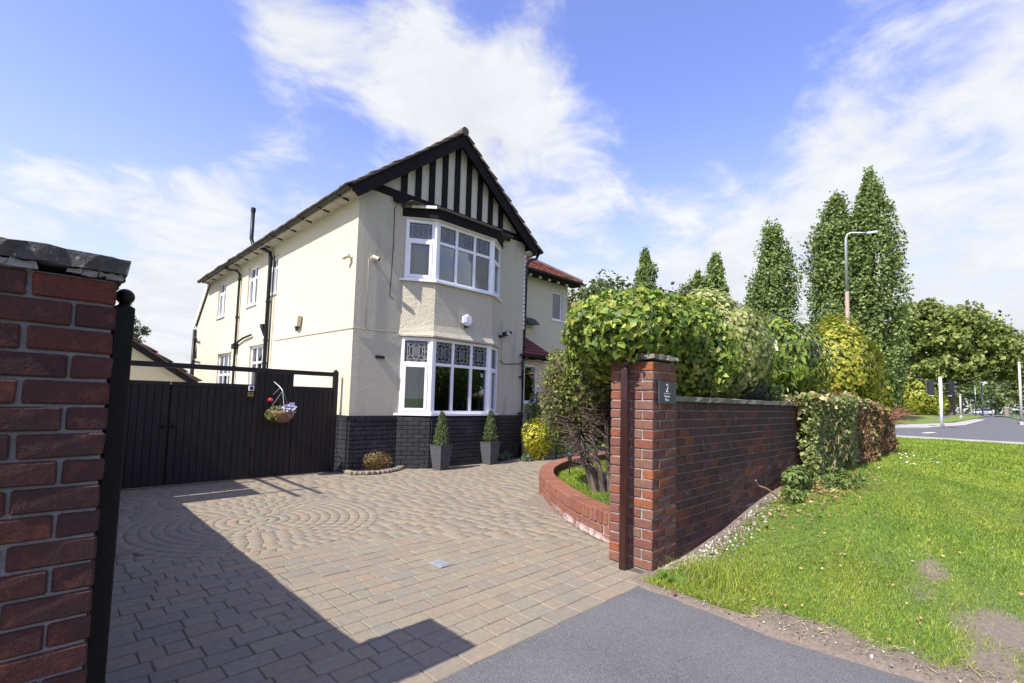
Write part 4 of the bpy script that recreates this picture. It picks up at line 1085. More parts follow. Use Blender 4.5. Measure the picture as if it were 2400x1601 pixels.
# --- porch
wall_sheet('porch_wall', (XR + 0.01, 7.70, 0), (1, 0, 0), (0, -1, 0), 0.90, 2.30, [(7.96 - XR - 0.01, 8.43 - XR - 0.01, 1.20, 2.09)], 0.1, 'cream_render', house)
m = MB(); m.box(8.52, 8.61, 7.801, YW, 0, 2.30); m.build('porch_side', 'cream_render', house)
window(house, (7.96, 7.73, 1.20), (1, 0, 0), (0, -1, 0), 0.47, 0.89, [], [], 0.05, 0.04, name='window', sill=0.06)
m = MB(); m.add([(XR, 7.50, 2.29), (8.75, 7.50, 2.29), (XR, 8.53, 3.22), (8.75, YW, 2.29), (XR, YW, 3.22)], [(0, 1, 2), (1, 3, 4, 2)])
prf = m.build('porch_roof', 'tile_maroon', house)
tiled_slope('roof_tiles', (XR + 0.01, 7.49, 2.30), (8.76, 7.49, 2.30), (0, 1.0, 0.90), 11, 'tile_maroon', prf, th=0.012, lap=0.012, trim1=1.0, tile_w=0.16)
m = MB(); m.box(XR + 0.005, 8.70, 7.53, 7.70, 2.20, 2.285); m.build('porch_soffit', 'black_timber', house)
half_gutter('gutter', (7.62, 7.47, 2.28), (8.78, 7.47, 2.28), 0.05, 'gutter_black', house)

# things fixed to the house
al = thing('alarm_box', 'white six sided burglar alarm box on the bay between its windows', 'alarm box', (5.80, 7.19, 2.63))
m = MB(); m.prism([(5.80 + 0.118 * math.cos(a), 7.215, 2.755 + 0.118 * math.sin(a)) for a in [R(30 + 60 * k) for k in range(6)]], (0, -0.075, 0)); m.build('cover', 'upvc', al)
m = MB(); m.prism([(5.80 + 0.075 * math.cos(a), 7.139, 2.755 + 0.085 * math.sin(a)) for a in [R(30 + 60 * k) for k in range(6)]], (0, -0.02, 0)); m.build('front_plate', 'upvc', al)
m = MB(); m.box(5.765, 5.835, 7.15, 7.21, 2.612, 2.642); m.build('strobe', 'black_plastic', al)
al = thing('alarm_box', 'cream wedge shaped alarm box on the sunlit side wall', 'alarm box', (3.62, 9.85, 2.55))
m = MB(); m.prism([(3.66, 9.74, 2.60), (3.66, 9.96, 2.60), (3.66, 10.0, 2.80), (3.66, 9.85, 2.88), (3.66, 9.70, 2.80)], (-0.075, 0, 0)); m.build('cover', 'cream_render', al)
m = MB(); m.prism([(3.655, 9.80, 2.598), (3.655, 9.90, 2.598), (3.655, 9.85, 2.51)], (-0.05, 0, 0)); m.build('strobe', 'black_plastic', al)
def cctv(label, base, out, aim):
    t = thing('security_camera', label, 'camera', base); b = np.array(base, float); o = np.array(out, float); a = unit(np.array(aim, float))
    m = MB(); m.tube([b, b + o * 0.015], 0.045, 10); m.build('base', 'brass' if False else 'cream_render', t)
    m = MB(); m.tube([b + o * 0.015, b + o * 0.07, b + o * 0.08 + a * 0.01], 0.014, 7); m.build('arm', 'cream_render', t)
    c = b + o * 0.085; m = MB(); m.tube([c - a * 0.05, c + a * 0.07], 0.036, 10); hd = m.build('housing', 'cream_render', t, smooth=False)
    m = MB(); m.tube([c + a * 0.071, c + a * 0.078], 0.027, 10); m.build('lens', 'black_plastic', hd)
cctv('small cream bullet camera on the front wall beside the corner', (3.98, 7.533, 3.61), (0, -1, 0), (0.6, -0.7, -0.35))
cctv('small cream bullet camera on the sunlit side wall beside the corner', (3.683, 7.72, 3.60), (-1, 0, 0), (-0.5, 0.75, -0.35))
fl = thing('floodlight', 'small black floodlight on the front wall right of the bay', 'floodlight', (7.06, 7.5, 2.60))
m = MB(); m.tube([(6.98, 7.533, 2.60), (7.0, 7.45, 2.60), (7.05, 7.42, 2.62)], 0.028, 8); m.build('bracket', 'black_plastic', fl)
m = MB(); m.obox((7.09, 7.39, 2.67), unit(np.array([1, -0.2, 0.35])), unit(np.array([0, 1, 0.4])), unit(np.cross(unit(np.array([1, -0.2, 0.35])), unit(np.array([0, 1, 0.4])))), -0.09, 0.09, -0.05, 0.05, -0.03, 0.03); m.build('lamp_body', 'black_plastic', fl)
m = MB(); m.box(7.03, 7.16, 7.335, 7.345, 2.63, 2.71); m.build('lamp_glass', 'galvanised', fl)
def curtain(label, x0, x1, y, z0, z1, pull, mat='curtain_cloth'):
    n = 40; vs = []; fs = []
    for i in range(n + 1):
        s = i / n
        for (z, k) in ((z0, 1.0), ((z0 + z1) / 2, 1.0 - pull), (z1, 1.0)):
            xx = x0 + (x1 - x0) * s * k; vs.append((xx, y + 0.025 * math.sin(s * 30), z))
    for i in range(n): fs += [(i * 3, i * 3 + 3, i * 3 + 4, i * 3 + 1), (i * 3 + 1, i * 3 + 4, i * 3 + 5, i * 3 + 2)]
    m = MB(); m.add(vs, fs); m.build('curtain', mat, None, smooth=True, label=label, cat='curtain')
curtain('pale curtain behind the left light of the upper bay window', 4.78, 5.0, 7.50, 3.42, 4.44, 0.0)
curtain('pale curtain at the right end of the upper bay window', 6.62, 6.36, 7.40, 3.42, 4.44, 0.1)
curtain('pale curtain tied back at the left of the lower bay window', 4.74, 5.02, 7.52, 1.0, 2.28, 0.35)
curtain('pale curtain tied back at the right of the lower bay window', 6.66, 6.28, 7.40, 1.0, 2.28, 0.3)
vs_ = thing('vase', 'small glass vase on the sill inside the lower bay window', 'vase', (5.92, 7.36, 0.97))
m = MB(); m.lathe((5.92, 7.36, 0.97), [(0.03, 0), (0.045, 0.05), (0.03, 0.12), (0.05, 0.17)], 10); m.build('vessel', 'galvanised', vs_, smooth=True)
m = MB()
for k in range(9): m.tube([(5.92, 7.36, 1.13), (5.92 + random.uniform(-.07, .07), 7.36 + random.uniform(-.05, .05), 1.26 + random.uniform(-.04, .06))], 0.004, 4)
m.build('stems', 'white_paint', vs_, kind='stuff')

# ================================================================== LEFT BOUNDARY
lw = thing('boundary_wall', 'brick boundary wall behind the shaded left pier', 'wall', (-0.06, 4.3, 0))
m = MB(); m.box(-0.153, 0.033, 2.262, 7.7, -0.03, 17 * CO); m.build('mortar', 'dark_mortar', lw)
BV = []; BF = []
for c in range(17):
    y0_ = 2.262 + (0.1 if c % 2 else 0.0)
    while y0_ < 7.6:
        L_ = 0.195; b = len(BV)
        BV += [(-0.16, y0_, c * CO + 0.005), (0.04, y0_, c * CO + 0.005), (0.04, y0_ + L_, c * CO + 0.005), (-0.16, y0_ + L_, c * CO + 0.005), (-0.16, y0_, c * CO + 0.07), (0.04, y0_, c * CO + 0.07), (0.04, y0_ + L_, c * CO + 0.07), (-0.16, y0_ + L_, c * CO + 0.07)]
        BF += [(b, b + 3, b + 2, b + 1), (b + 4, b + 5, b + 6, b + 7), (b, b + 1, b + 5, b + 4), (b + 1, b + 2, b + 6, b + 5), (b + 2, b + 3, b + 7, b + 6), (b + 3, b, b + 4, b + 7)]; y0_ += 0.205
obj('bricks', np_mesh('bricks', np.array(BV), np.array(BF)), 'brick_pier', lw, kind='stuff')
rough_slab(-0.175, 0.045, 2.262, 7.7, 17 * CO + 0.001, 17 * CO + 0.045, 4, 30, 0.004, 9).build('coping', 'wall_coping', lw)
# tall timber screen with open top rails beyond it (added out of view, shaped to throw the gridded shadow on the drive)
gs = thing('shadow_screen', 'unseen timber screen with open top rails, shaped for its shadow on the drive', 'screen', (-0.6, 7.1, 0))
for (a, b, zb, zt) in ((6.44, 6.86, 0.1, 2.96), (6.90, 7.84, 0.1, 2.96)):
    n = int((b - a) / 0.14); w = (b - a) / n
    for k in range(n): m = MB(); m.box(-0.62, -0.60, a + w * k + 0.001, a + w * (k + 1) - 0.001, zb, zt); m.build('board', 'fence_timber', gs)
for yy in (6.42, 7.40): m = MB(); m.box(-0.68, -0.622, yy, yy + 0.05, 0, 3.80); m.build('post', 'fence_timber', gs)
for zz in (3.30, 3.61): m = MB(); m.box(-0.66, -0.625, 5.98, 7.86, zz, zz + 0.04); m.build('rail', 'fence_timber', gs)

def gate_post(name, label, x0, y0, s, zt, mat, ball):
    t = thing(name, label, 'gate post', (x0 + s / 2, y0 + s / 2, 0))
    m = MB(); m.prism([(x0 + 0.004, y0, 0), (x0 + s - 0.004, y0, 0), (x0 + s, y0 + 0.004, 0), (x0 + s, y0 + s - 0.004, 0), (x0 + s - 0.004, y0 + s, 0), (x0 + 0.004, y0 + s, 0), (x0, y0 + s - 0.004, 0), (x0, y0 + 0.004, 0)], (0, 0, zt)); m.build('shaft', mat, t)
    m = MB(); m.lathe((x0 + s / 2, y0 + s / 2, zt), [(s * 0.5, 0.0), (s * 0.5, 0.004), (s * 0.30, 0.010), (s * 0.28, 0.018)], 14); m.build('neck', mat, t, smooth=True)
    m = MB(); m.sphere((x0 + s / 2, y0 + s / 2, zt + 0.012 + ball), ball, 18, 12); m.build('finial', mat, t, smooth=True)
gate_post('gate_post', 'black steel gate post with ball finial against the shaded left pier', 0.167, 2.028, 0.054, 1.522, 'black_steel', 0.0265)
gate_post('gate_post', 'dark maroon steel gate post with ball finial against the sunlit pier', 3.228, 2.025, 0.056, 1.515, 'maroon_steel', 0.0285)

# the gates across the drive
GY = 7.83
gf = thing('drive_gateway', 'dark timber frame with top rail over the drive gates', 'gate frame', (1.9, GY, 0))
m = MB(); m.box(0.12, 3.53, GY - 0.03, GY + 0.03, 1.562, 1.630); m.build('top_rail', 'gate_timber', gf)
m = MB(); m.box(3.53, 3.60, GY - 0.035, GY + 0.035, 0, 1.645); m.build('post', 'gate_timber', gf)
m = MB(); m.lathe((3.565, GY, 1.645), [(0.03, 0), (0.034, 0.012), (0.02, 0.028), (0.004, 0.034)], 10); m.build('post_cap', 'gate_timber', gf)
m = MB(); m.box(0.05, 0.12, GY - 0.035, GY + 0.035, 0, 1.645); m.build('post', 'gate_timber', gf)
m = MB(); m.box(2.325, 2.37, GY - 0.04, GY + 0.02, 0, 1.561); m.build('post', 'gate_timber', gf)
def boards(t, x0, x1, z0, z1, pitch_=0.083):
    n = max(1, round((x1 - x0) / pitch_)); w = (x1 - x0) / n
    for k in range(n):
        a, b = x0 + w * k + 0.0008, x0 + w * (k + 1) - 0.0008; d = random.uniform(0, 0.001)
        m = MB(); m.prism([(a, GY - 0.019, z0), (a + 0.004, GY - 0.024 - d, z0), (b - 0.004, GY - 0.024 - d, z0), (b, GY - 0.019, z0), (b, GY + 0.004, z0), (a, GY + 0.004, z0)], (0, 0, z1 - z0)); m.build('board', 'gate_timber', t)
def leaf(name, label, x0, x1, z1):
    t = thing(name, label, 'gate', ((x0 + x1) / 2, GY, 0.03))
    boards(t, x0 + 0.004, x1 - 0.004, 0.004, z1 - 0.055)
    m = MB(); m.box(x0 - 0.004, x1 + 0.012, GY + 0.0045, GY + 0.0058, 0.003, z1 - 0.04); m.build('backing_sheet', 'gate_timber', t)
    m = MB(); m.box(x0, x1, GY - 0.034, GY + 0.018, z1 - 0.052, z1); m.build('top_rail', 'gate_timber', t)
    m = MB(); m.box(x0 + 0.002, x1 - 0.002, GY + 0.006, GY + 0.03, 0.10, 0.2).box(x0 + 0.002, x1 - 0.002, GY + 0.006, GY + 0.03, 0.7, 0.8); m.build('ledge', 'gate_timber', t, kind='stuff')
    return t
g1 = leaf('drive_gate', 'dark boarded drive gate leaf nearest the shaded left pier', 0.13, 1.285, 1.378)
m = MB(); m.sphere((1.235, GY - 0.045, 0.78), 0.022, 10, 6); m.build('knob', 'black_steel', g1, smooth=True)
g2 = leaf('drive_gate', 'dark boarded drive gate leaf left of the hanging basket', 1.298, 2.322, 1.378)
m = MB(); m.sphere((1.345, GY - 0.045, 0.78), 0.022, 10, 6); m.build('knob', 'black_steel', g2, smooth=True)
g3 = thing('side_gate', 'dark boarded side gate behind the hanging basket, reaching the top rail', 'gate', (2.63, GY, 0.03))
boards(g3, 2.374, 2.882, 0.004, 1.56)
m = MB(); m.box(2.372, 2.886, GY + 0.0045, GY + 0.012, 0.003, 1.56); m.build('backing_sheet', 'gate_timber', g3)
g4 = leaf('boarded_screen', 'dark boarded screen between the side gate and the house corner', 2.887, 3.527, 1.378)
kp = thing('door_entry_box', 'small white entry keypad on the dark gate beside the hanging basket', 'keypad', (2.27, GY - 0.04, 1.28))
m = MB(); m.box(2.235, 2.305, GY - 0.06, GY - 0.036, 1.285, 1.36); m.build('case', 'upvc', kp)
m = MB(); m.box(2.248, 2.292, GY - 0.064, GY - 0.061, 1.30, 1.345); m.build('screen', 'lens_dark', kp)
lp = thing('letter_plate', 'small brass plate below the white keypad on the dark gate', 'plate', (2.27, GY - 0.04, 1.2))
m = MB(); m.box(2.228, 2.305, GY - 0.055, GY - 0.036, 1.20, 1.265); m.build('plate', 'brass', lp)
m = MB(); m.box(2.24, 2.293, GY - 0.058, GY - 0.0555, 1.238, 1.248); m.build('slot', 'lens_dark', lp)

# hanging basket
BX, BY = 2.65, 7.60
hb = thing('hanging_basket', 'hanging basket of lilac and red flowers on the dark side gate', 'hanging basket', (BX, BY, 0.82))
m = MB(); m.lathe((BX, BY, 0.825), [(0.05, 0), (0.11, 0.02), (0.155, 0.07), (0.178, 0.14), (0.182, 0.175), (0.165, 0.175), (0.02, 0.15)], 18); m.build('bowl', 'coir', hb, smooth=True)
m = MB(); m.tube([(BX - 0.06, GY - 0.03, 1.43), (BX - 0.03, BY + 0.05, 1.36), (BX, BY, 1.30)], 0.008, 6).tube([(BX - 0.06, GY - 0.03, 1.24), (BX - 0.03, BY + 0.06, 1.33)], 0.006, 6); m.build('bracket', 'galvanised', hb)
for k in range(3):
    a = 2.1 * k + 0.4; m = MB(); m.tube([(BX, BY, 1.30), (BX + 0.175 * math.cos(a), BY + 0.175 * math.sin(a), 1.0)], 0.004, 5); m.build('chain', 'galvanised', hb)
P, Nn = cat_([blob((BX, BY, 1.0), (0.17, 0.17, 0.07), 420, seed=3, depth=0.5), blob((BX - 0.13, BY - 0.03, 0.94), (0.11, 0.12, 0.09), 300, seed=4, depth=0.6)])
obj('foliage', leaf_mesh('basket_foliage', P, Nn, 0.045, palette(len(P), [(0.13, 0.17, 0.04), (0.22, 0.20, 0.07), (0.30, 0.25, 0.12), (0.08, 0.11, 0.03)], seed=2), seed=5), 'leaf', hb, kind='stuff')
P, Nn = cat_([blob((BX + 0.07, BY - 0.05, 1.03), (0.13, 0.13, 0.06), 90, seed=8, depth=0.2), blob((BX + 0.05, BY - 0.13, 0.98), (0.10, 0.06, 0.06), 40, seed=9, depth=0.2)])
obj('lilac_flowers', leaf_mesh('lilac', P, Nn, 0.028, palette(len(P), [(0.58, 0.56, 0.74), (0.68, 0.66, 0.80), (0.48, 0.45, 0.66)], seed=3), asp=1.0, droop=0, seed=6, heart=True), 'leaf', hb, kind='stuff')
m = MB()
for k in range(11):
    a = random.uniform(0, 6.28); q = random.uniform(0.1, 0.22); t_ = np.array([math.cos(a) * 0.5, math.sin(a) * 0.3, 1.0]); p0 = np.array([BX + 0.02, BY, 1.03]); p1 = p0 + t_ * q
    m.add([p0 - (0.007, 0, 0), p0 + (0.007, 0, 0), (p0 + p1) / 2 + (0.011, 0, 0.02), p1, (p0 + p1) / 2 - (0.011, 0, -0.02)], [(0, 1, 2, 3, 4)])
m.build('spiky_leaves', 'maroon_steel', hb, kind='stuff')
m = MB(); m.sphere((2.465, 7.55, 1.165), 0.026, 9, 6).sphere((2.485, 7.54, 1.155), 0.02, 8, 5).sphere((2.45, 7.54, 1.155), 0.02, 8, 5); m.build('red_flower', 'petal_red', hb, kind='stuff')
m = MB(); m.tube([(2.465, 7.55, 1.16), (2.56, 7.58, 1.05)], 0.004, 5); m.build('flower_stalk', 'coir', hb)
m = MB(); m.obox((BX + 0.12, BY - 0.07, 1.09), unit(np.array([1, 0.1, 0.05])), unit(np.array([0, 0.1, 1])), unit(np.array([0, -1, 0.1])), -0.04, 0.04, -0.03, 0.035, 0, 0.003); m.build('plant_tag', 'petal_lilac', hb)

# outbuilding behind the gates
gar = thing('outbuilding', 'low khaki rendered outbuilding with gabled tile roof behind the dark gates', 'outbuilding', (0.2, 17, 0))
gA = (-0.25, 3.74)
m = MB(); m.prism([(-3.4, 15.2, 0), (2.85, 15.2, 0), (2.85, 15.2, 1.62), (gA[0], 15.2, gA[1] - 0.06), (-3.4, 15.2, 1.58)], (0, 4.5, 0)); m.build('wall', 'khaki_render', gar)
for sx in (-1, 1):
    e = np.array([gA[0] + sx * 3.31, 15.0, gA[1] - 0.676 * 3.31]); a = np.array([gA[0], 15.0, gA[1]])
    m = MB(); m.prism([e, a, a - (0, 0, 0.17), e - (0, 0, 0.17)], (0, 0.04, 0)); m.build('barge_board', 'black_timber', gar)
    u_ = unit(a - e); nr = np.array([-u_[2], 0, u_[0]]); nr = nr if nr[2] > 0 else -nr
    m = MB(); m.prism([e + (0, -0.03, 0.001), a + (0, -0.03, 0.001), a + (0, -0.03, 0) + nr * 0.03, e + (0, -0.03, 0) + nr * 0.03], (0, 4.8, 0)); rf = m.build('roof', 'tile_brown', gar)
    if sx > 0: tiled_slope('roof_tiles', tuple(e + nr * 0.03 + (0.03, -0.06, 0)), tuple(e + nr * 0.03 + (0.03, 4.8, 0)), tuple(a - e), 10, 'tile_brown', rf, th=0.03, lap=0.02)

# house number plaque
pq = thing('number_plaque', 'dark slate house number plaque reading 2 on the sunlit pier', 'plaque', (3.545, 1.86, 1.25))
m = MB(); m.box(3.412, 3.680, 1.851, 1.864, 1.255, 1.430); m.build('slate', 'slate', pq)
def text(body, size, x, z, parent, name, sx=1.0):
    cu = bpy.data.curves.new(name, 'FONT'); cu.body = body; cu.size = size; cu.align_x = 'CENTER'; cu.extrude = 0.0008
    to = bpy.data.objects.new(name, cu); COL.objects.link(to)
    dg = bpy.context.evaluated_depsgraph_get(); dg.update(); me = bpy.data.meshes.new_from_object(to.evaluated_get(dg))
    bpy.data.objects.remove(to); co = np.empty(len(me.vertices) * 3); me.vertices.foreach_get('co', co); co = co.reshape(-1, 3)
    v = np.stack([x + co[:, 0] * sx, 1.8495 - co[:, 2], z + co[:, 1]], 1); me.vertices.foreach_set('co', v.ravel()); me.materials.clear(); me.update()
    return obj(name, me, 'sign_white', parent)
text('2', 0.094, 3.533, 1.345, pq, 'numeral', 0.85)
m = MB(); m.box(3.485, 3.582, 1.8485, 1.8509, 1.332, 1.336); m.build('rule', 'sign_white', pq)
text('Queens', 0.030, 3.533, 1.303, pq, 'lettering', 0.85)
text('Drive', 0.030, 3.533, 1.274, pq, 'lettering', 0.85)

# ================================================================== SMALL THINGS ON THE DRIVE
def square_lathe(m, c, prof, rot=0.0):
    vs = []; n = len(prof)
    for (h, z) in prof:
        for (sx, sy) in ((-1, -1), (1, -1), (1, 1), (-1, 1)):
            x, y = h * sx, h * sy; vs.append((c[0] + x * math.cos(rot) - y * math.sin(rot), c[1] + x * math.sin(rot) + y * math.cos(rot), c[2] + z))
    fs = [(i * 4 + k, i * 4 + (k + 1) % 4, (i + 1) * 4 + (k + 1) % 4, (i + 1) * 4 + k) for i in range(n - 1) for k in range(4)] + [(3, 2, 1, 0), tuple(range(n * 4 - 4, n * 4))]
    return m.add(vs, fs)
def topiary(label, c, seed, tip):
    t = thing('potted_topiary', label, 'plant pot', c, 'clipped cones in grey pots before the bay')
    prof = []
    for k in range(15):
        z = 0.40 * k / 14; h = 0.098 + (0.142 - 0.098) * k / 14
        prof += [(h - 0.004, z), (h + 0.002, z + 0.006), (h + 0.002, z + 0.020), (h - 0.004, z + 0.026)]
    prof += [(0.150, 0.425), (0.150, 0.432), (0.132, 0.432), (0.128, 0.40), (0.01, 0.398)]
    m = MB(); square_lathe(m, c, prof, 0.12); m.build('pot', 'pot_grey', t)
    m = MB(); m.tube([(c[0], c[1], 0.39), (c[0], c[1], tip - 0.1)], [0.012, 0.005], 6); m.build('stem', 'bark', t)
    r_ = np.random.default_rng(seed); n = 4200; s = r_.uniform(0, 1, n) ** 0.75; a = r_.uniform(0, 6.283, n); s = 1 - s
    z = 0.42 + (tip - 0.42) * (1 - s); rad = (0.02 + 0.135 * s ** 0.8) * np.where(s > 0.86, 1 - (s - 0.86) * 2.4, 1) * (1 + 0.14 * r_.normal(size=n)) * np.sqrt(r_.uniform(0.45, 1, n))
    P = np.stack([c[0] + rad * np.cos(a), c[1] + rad * np.sin(a), z + 0.012 * r_.normal(size=n)], 1); Nn = unit(np.stack([np.cos(a), np.sin(a), np.full(n, 0.45)], 1))
    obj('foliage', leaf_mesh('cone', P, Nn, 0.030, palette(n, [(0.075, 0.115, 0.035), (0.115, 0.16, 0.055), (0.05, 0.085, 0.028), (0.15, 0.17, 0.07)], seed=seed), asp=0.4, seed=seed), 'leaf', t, kind='stuff')
topiary('left hand clipped cone in a ribbed grey pot before the bay', (5.17, 6.99, 0), 21, 1.0)
topiary('right hand clipped cone in a ribbed grey pot before the bay', (6.40, 7.07, 0), 22, 1.02)
def shrub(name, label, cat, parts, size, cols, w=None, mat='leaf', seed=1, stems=None, group=None, jit=0.7, asp=0.55, droop=0.3, heart=False, nst=None):
    base = parts[0][0]; t = thing(name, label, cat, (base[0], base[1], 0.0), group)
    pp = [blob(c, r_, n, seed=seed + i, **kw) for i, (c, r_, n, kw) in enumerate(parts)]
    P, Nn = cat_(pp); obj('foliage', leaf_mesh(name, P, Nn, size, palette(len(P), cols, w, seed=seed), seed=seed, jit=jit, asp=asp, droop=droop, heart=heart), mat, t, kind='stuff')
    m = MB(); r_ = random.Random(seed)
    for (c, rr_, n, kw) in (parts if nst is None else parts[:nst]):
        z0 = stems if stems is not None else 0.0
        for k in range(4):
            q = (c[0] + r_.uniform(-.6, .6) * rr_[0], c[1] + r_.uniform(-.6, .6) * rr_[1], c[2] + 0.4 * rr_[2] * r_.uniform(-0.5, 1)); b0 = (c[0] + r_.uniform(-.15, .15) * rr_[0], c[1] + r_.uniform(-.15, .15) * rr_[1], z0)
            mid_ = ((q[0] + b0[0]) / 2 + r_.uniform(-.1, .1) * rr_[0], (q[1] + b0[1]) / 2, (q[2] + b0[2]) / 2)
            m.tube([b0, mid_, q], [0.02 * min(2.5, rr_[0] + 0.4), 0.014, 0.005], 6)
    m.build('stems', 'bark', t, kind='stuff')
    return t
# cobble edging and the dry shrub in it
ce = thing('cobble_edging', 'low curved row of cobbles edging the bed at the house corner', 'edging', (4.2, 7.3, 0))
for k, p in enumerate(resample([(3.66, 7.52), (3.70, 7.30), (3.90, 7.17), (4.20, 7.17), (4.50, 7.32), (4.68, 7.49)], 0.088)):
    obj('cobble', block(0.082, 0.095, 0.06, 0.014, 0.004, 'paver', 4), None, ce, loc=(p[0], p[1], 0.026), rotz=random.uniform(-0.5, 0.5))
m = MB(); m.prism([(3.70, 7.50, -0.02), (3.75, 7.32, -0.02), (3.95, 7.22, -0.02), (4.2, 7.22, -0.02), (4.46, 7.35, -0.02), (4.6, 7.5, -0.02)], (0, 0, 0.045)); m.build('bed_soil', 'soil', ce)
shrub('dry_shrub', 'small golden brown dry shrub at the black plinth by the house corner', 'shrub', [((4.12, 7.34, 0.20), (0.27, 0.13, 0.17), 1500, dict(depth=0.7, amp=0.25, clump=0.15))], 0.030, [(0.36, 0.22, 0.08), (0.28, 0.19, 0.07), (0.20, 0.15, 0.06), (0.45, 0.31, 0.13), (0.14, 0.12, 0.05)], seed=31, asp=0.35)
shrub('golden_shrub', 'bright yellow leaved shrub beside the right hand potted cone', 'shrub', [((7.72, 7.02, 0.42), (0.42, 0.30, 0.44), 2300, dict(depth=0.5, amp=0.18, clump=0.12))], 0.052, [(0.55, 0.46, 0.03), (0.42, 0.40, 0.03), (0.30, 0.33, 0.03), (0.62, 0.52, 0.06), (0.13, 0.17, 0.02)], seed=33)
shrub('euonymus_shrub', 'taller green and yellow variegated shrub behind the bright yellow shrub', 'shrub', [((8.35, 6.95, 0.70), (0.55, 0.42, 0.70), 3000, dict(depth=0.5, amp=0.2, clump=0.1)), ((7.98, 7.36, 1.02), (0.30, 0.12, 0.42), 900, dict(depth=0.6, amp=0.2))], 0.058, [(0.06, 0.12, 0.03), (0.10, 0.17, 0.03), (0.40, 0.38, 0.04), (0.04, 0.085, 0.025), (0.16, 0.22, 0.04)], [3, 3, 1.5, 3, 2], seed=35)
shrub('bedding_plant', 'low grey green bedding plant with white flowers by the plinth', 'plant', [((7.02, 7.33, 0.09), (0.28, 0.13, 0.11), 420, dict(depth=0.6)), ((7.36, 6.98, 0.06), (0.18, 0.12, 0.08), 260, dict(depth=0.6))], 0.05, [(0.12, 0.17, 0.09), (0.20, 0.24, 0.14), (0.07, 0.11, 0.05), (0.5, 0.5, 0.42)], [3, 2, 3, 1], seed=37)
sl_ = thing('solar_light', 'small black solar stake light inside the curved planter', 'garden light', (5.86, 4.66, 0.13))
m = MB(); m.tube([(5.86, 4.66, 0.13), (5.86, 4.66, 0.33)], 0.010, 7); m.build('stake', 'black_plastic', sl_)
m = MB(); m.lathe((5.86, 4.66, 0.33), [(0.022, 0), (0.026, 0.01), (0.042, 0.10), (0.042, 0.105)], 10); m.build('lantern', 'lens_dark', sl_)
m = MB(); m.lathe((5.86, 4.66, 0.436), [(0.065, 0), (0.068, 0.008), (0.045, 0.025), (0.03, 0.045), (0.005, 0.047)], 12); m.build('cap', 'black_plastic', sl_)

# ================================================================== HEDGES AND SHRUBS BEHIND THE STREET WALL
IVY = [(0.19, 0.27, 0.05), (0.27, 0.34, 0.06), (0.12, 0.19, 0.04), (0.38, 0.41, 0.08), (0.065, 0.12, 0.03), (0.34, 0.28, 0.10)]
tc_ = thing('conifer', 'bare stemmed leaning conifer with brown twigs in the curved planter', 'tree', (5.08, 3.5, 0.13))
m = MB(); r_ = random.Random(5)
for k, (dx, dy, tx, ty, tz) in enumerate([(-0.08, 0.05, -0.55, 0.72, 1.55), (0, 0, -0.42, 0.45, 1.8), (0.06, -0.03, -0.2, 0.15, 1.9), (0.10, 0.04, 0.05, 0.1, 1.8), (-0.02, 0.10, -0.35, 0.8, 1.7), (0.12, -0.1, 0.25, -0.2, 1.8)]):
    b0 = np.array([5.08 + dx, 3.50 + dy, 0.10]); b1 = np.array([5.08 + tx, 3.5 + ty, tz])
    pts = [b0 + (b1 - b0) * t + np.array([r_.uniform(-.03, .03), r_.uniform(-.03, .03), 0]) * (t > 0) + np.array([0.10, -0.08, 0]) * math.sin(t * 3.1) for t in np.linspace(0, 1, 7)]
    m.tube(pts, [0.042, 0.038, 0.033, 0.029, 0.024, 0.018, 0.008], 7)
m.build('trunk', 'bark', tc_)
m = MB()
for k in range(520):
    a = r_.uniform(0, 6.28); z = r_.uniform(0.45, 1.75); q = 0.10 + 0.5 * ss((z - 0.5) / 0.9); c0 = np.array([4.97 - 0.12 * z, 3.55 + 0.18 * z, z])
    p0 = c0 + np.array([math.cos(a), math.sin(a), 0]) * q * r_.uniform(0.05, 0.6); d = np.array([math.cos(a) + r_.uniform(-.5, .5), math.sin(a) + r_.uniform(-.5, .5), r_.uniform(-0.5, 0.5)]); L_ = r_.uniform(0.08, 0.28)
    m.tube([p0, p0 + d * L_ * 0.5 + np.array([0, 0, r_.uniform(-.02, .02)]), p0 + d * L_], [0.005, 0.0035, 0.0015], 3, cap=False)
m.build('dead_twigs', 'bark', tc_, kind='stuff')
pp = [blob((5.12, 4.00, 1.36), (0.47, 0.44, 0.62), 15000, seed=41, depth=0.45, amp=0.15, clump=0.12), blob((5.36, 3.78, 1.12), (0.40, 0.38, 0.40), 4000, seed=42, depth=0.6, amp=0.2), blob((5.1, 3.6, 1.62), (0.5, 0.5, 0.35), 3200, seed=48, depth=0.6, amp=0.2)]
P, Nn = cat_(pp); obj('crown', leaf_mesh('conifer_crown', P, Nn, 0.055, palette(len(P), [(0.17, 0.22, 0.045), (0.12, 0.17, 0.035), (0.25, 0.27, 0.065), (0.07, 0.10, 0.028), (0.22, 0.17, 0.08)], seed=43), asp=0.5, seed=44), 'leaf', tc_, kind='stuff')
P, Nn = blob((5.1, 3.6, 1.25), (0.5, 0.5, 0.6), 3600, seed=45, depth=0.9)
obj('brown_needles', leaf_mesh('needles', P, Nn, 0.06, palette(len(P), [(0.10, 0.065, 0.04), (0.065, 0.045, 0.03), (0.14, 0.10, 0.06)], seed=46), asp=0.16, seed=47), 'dry_bits', tc_, kind='stuff')
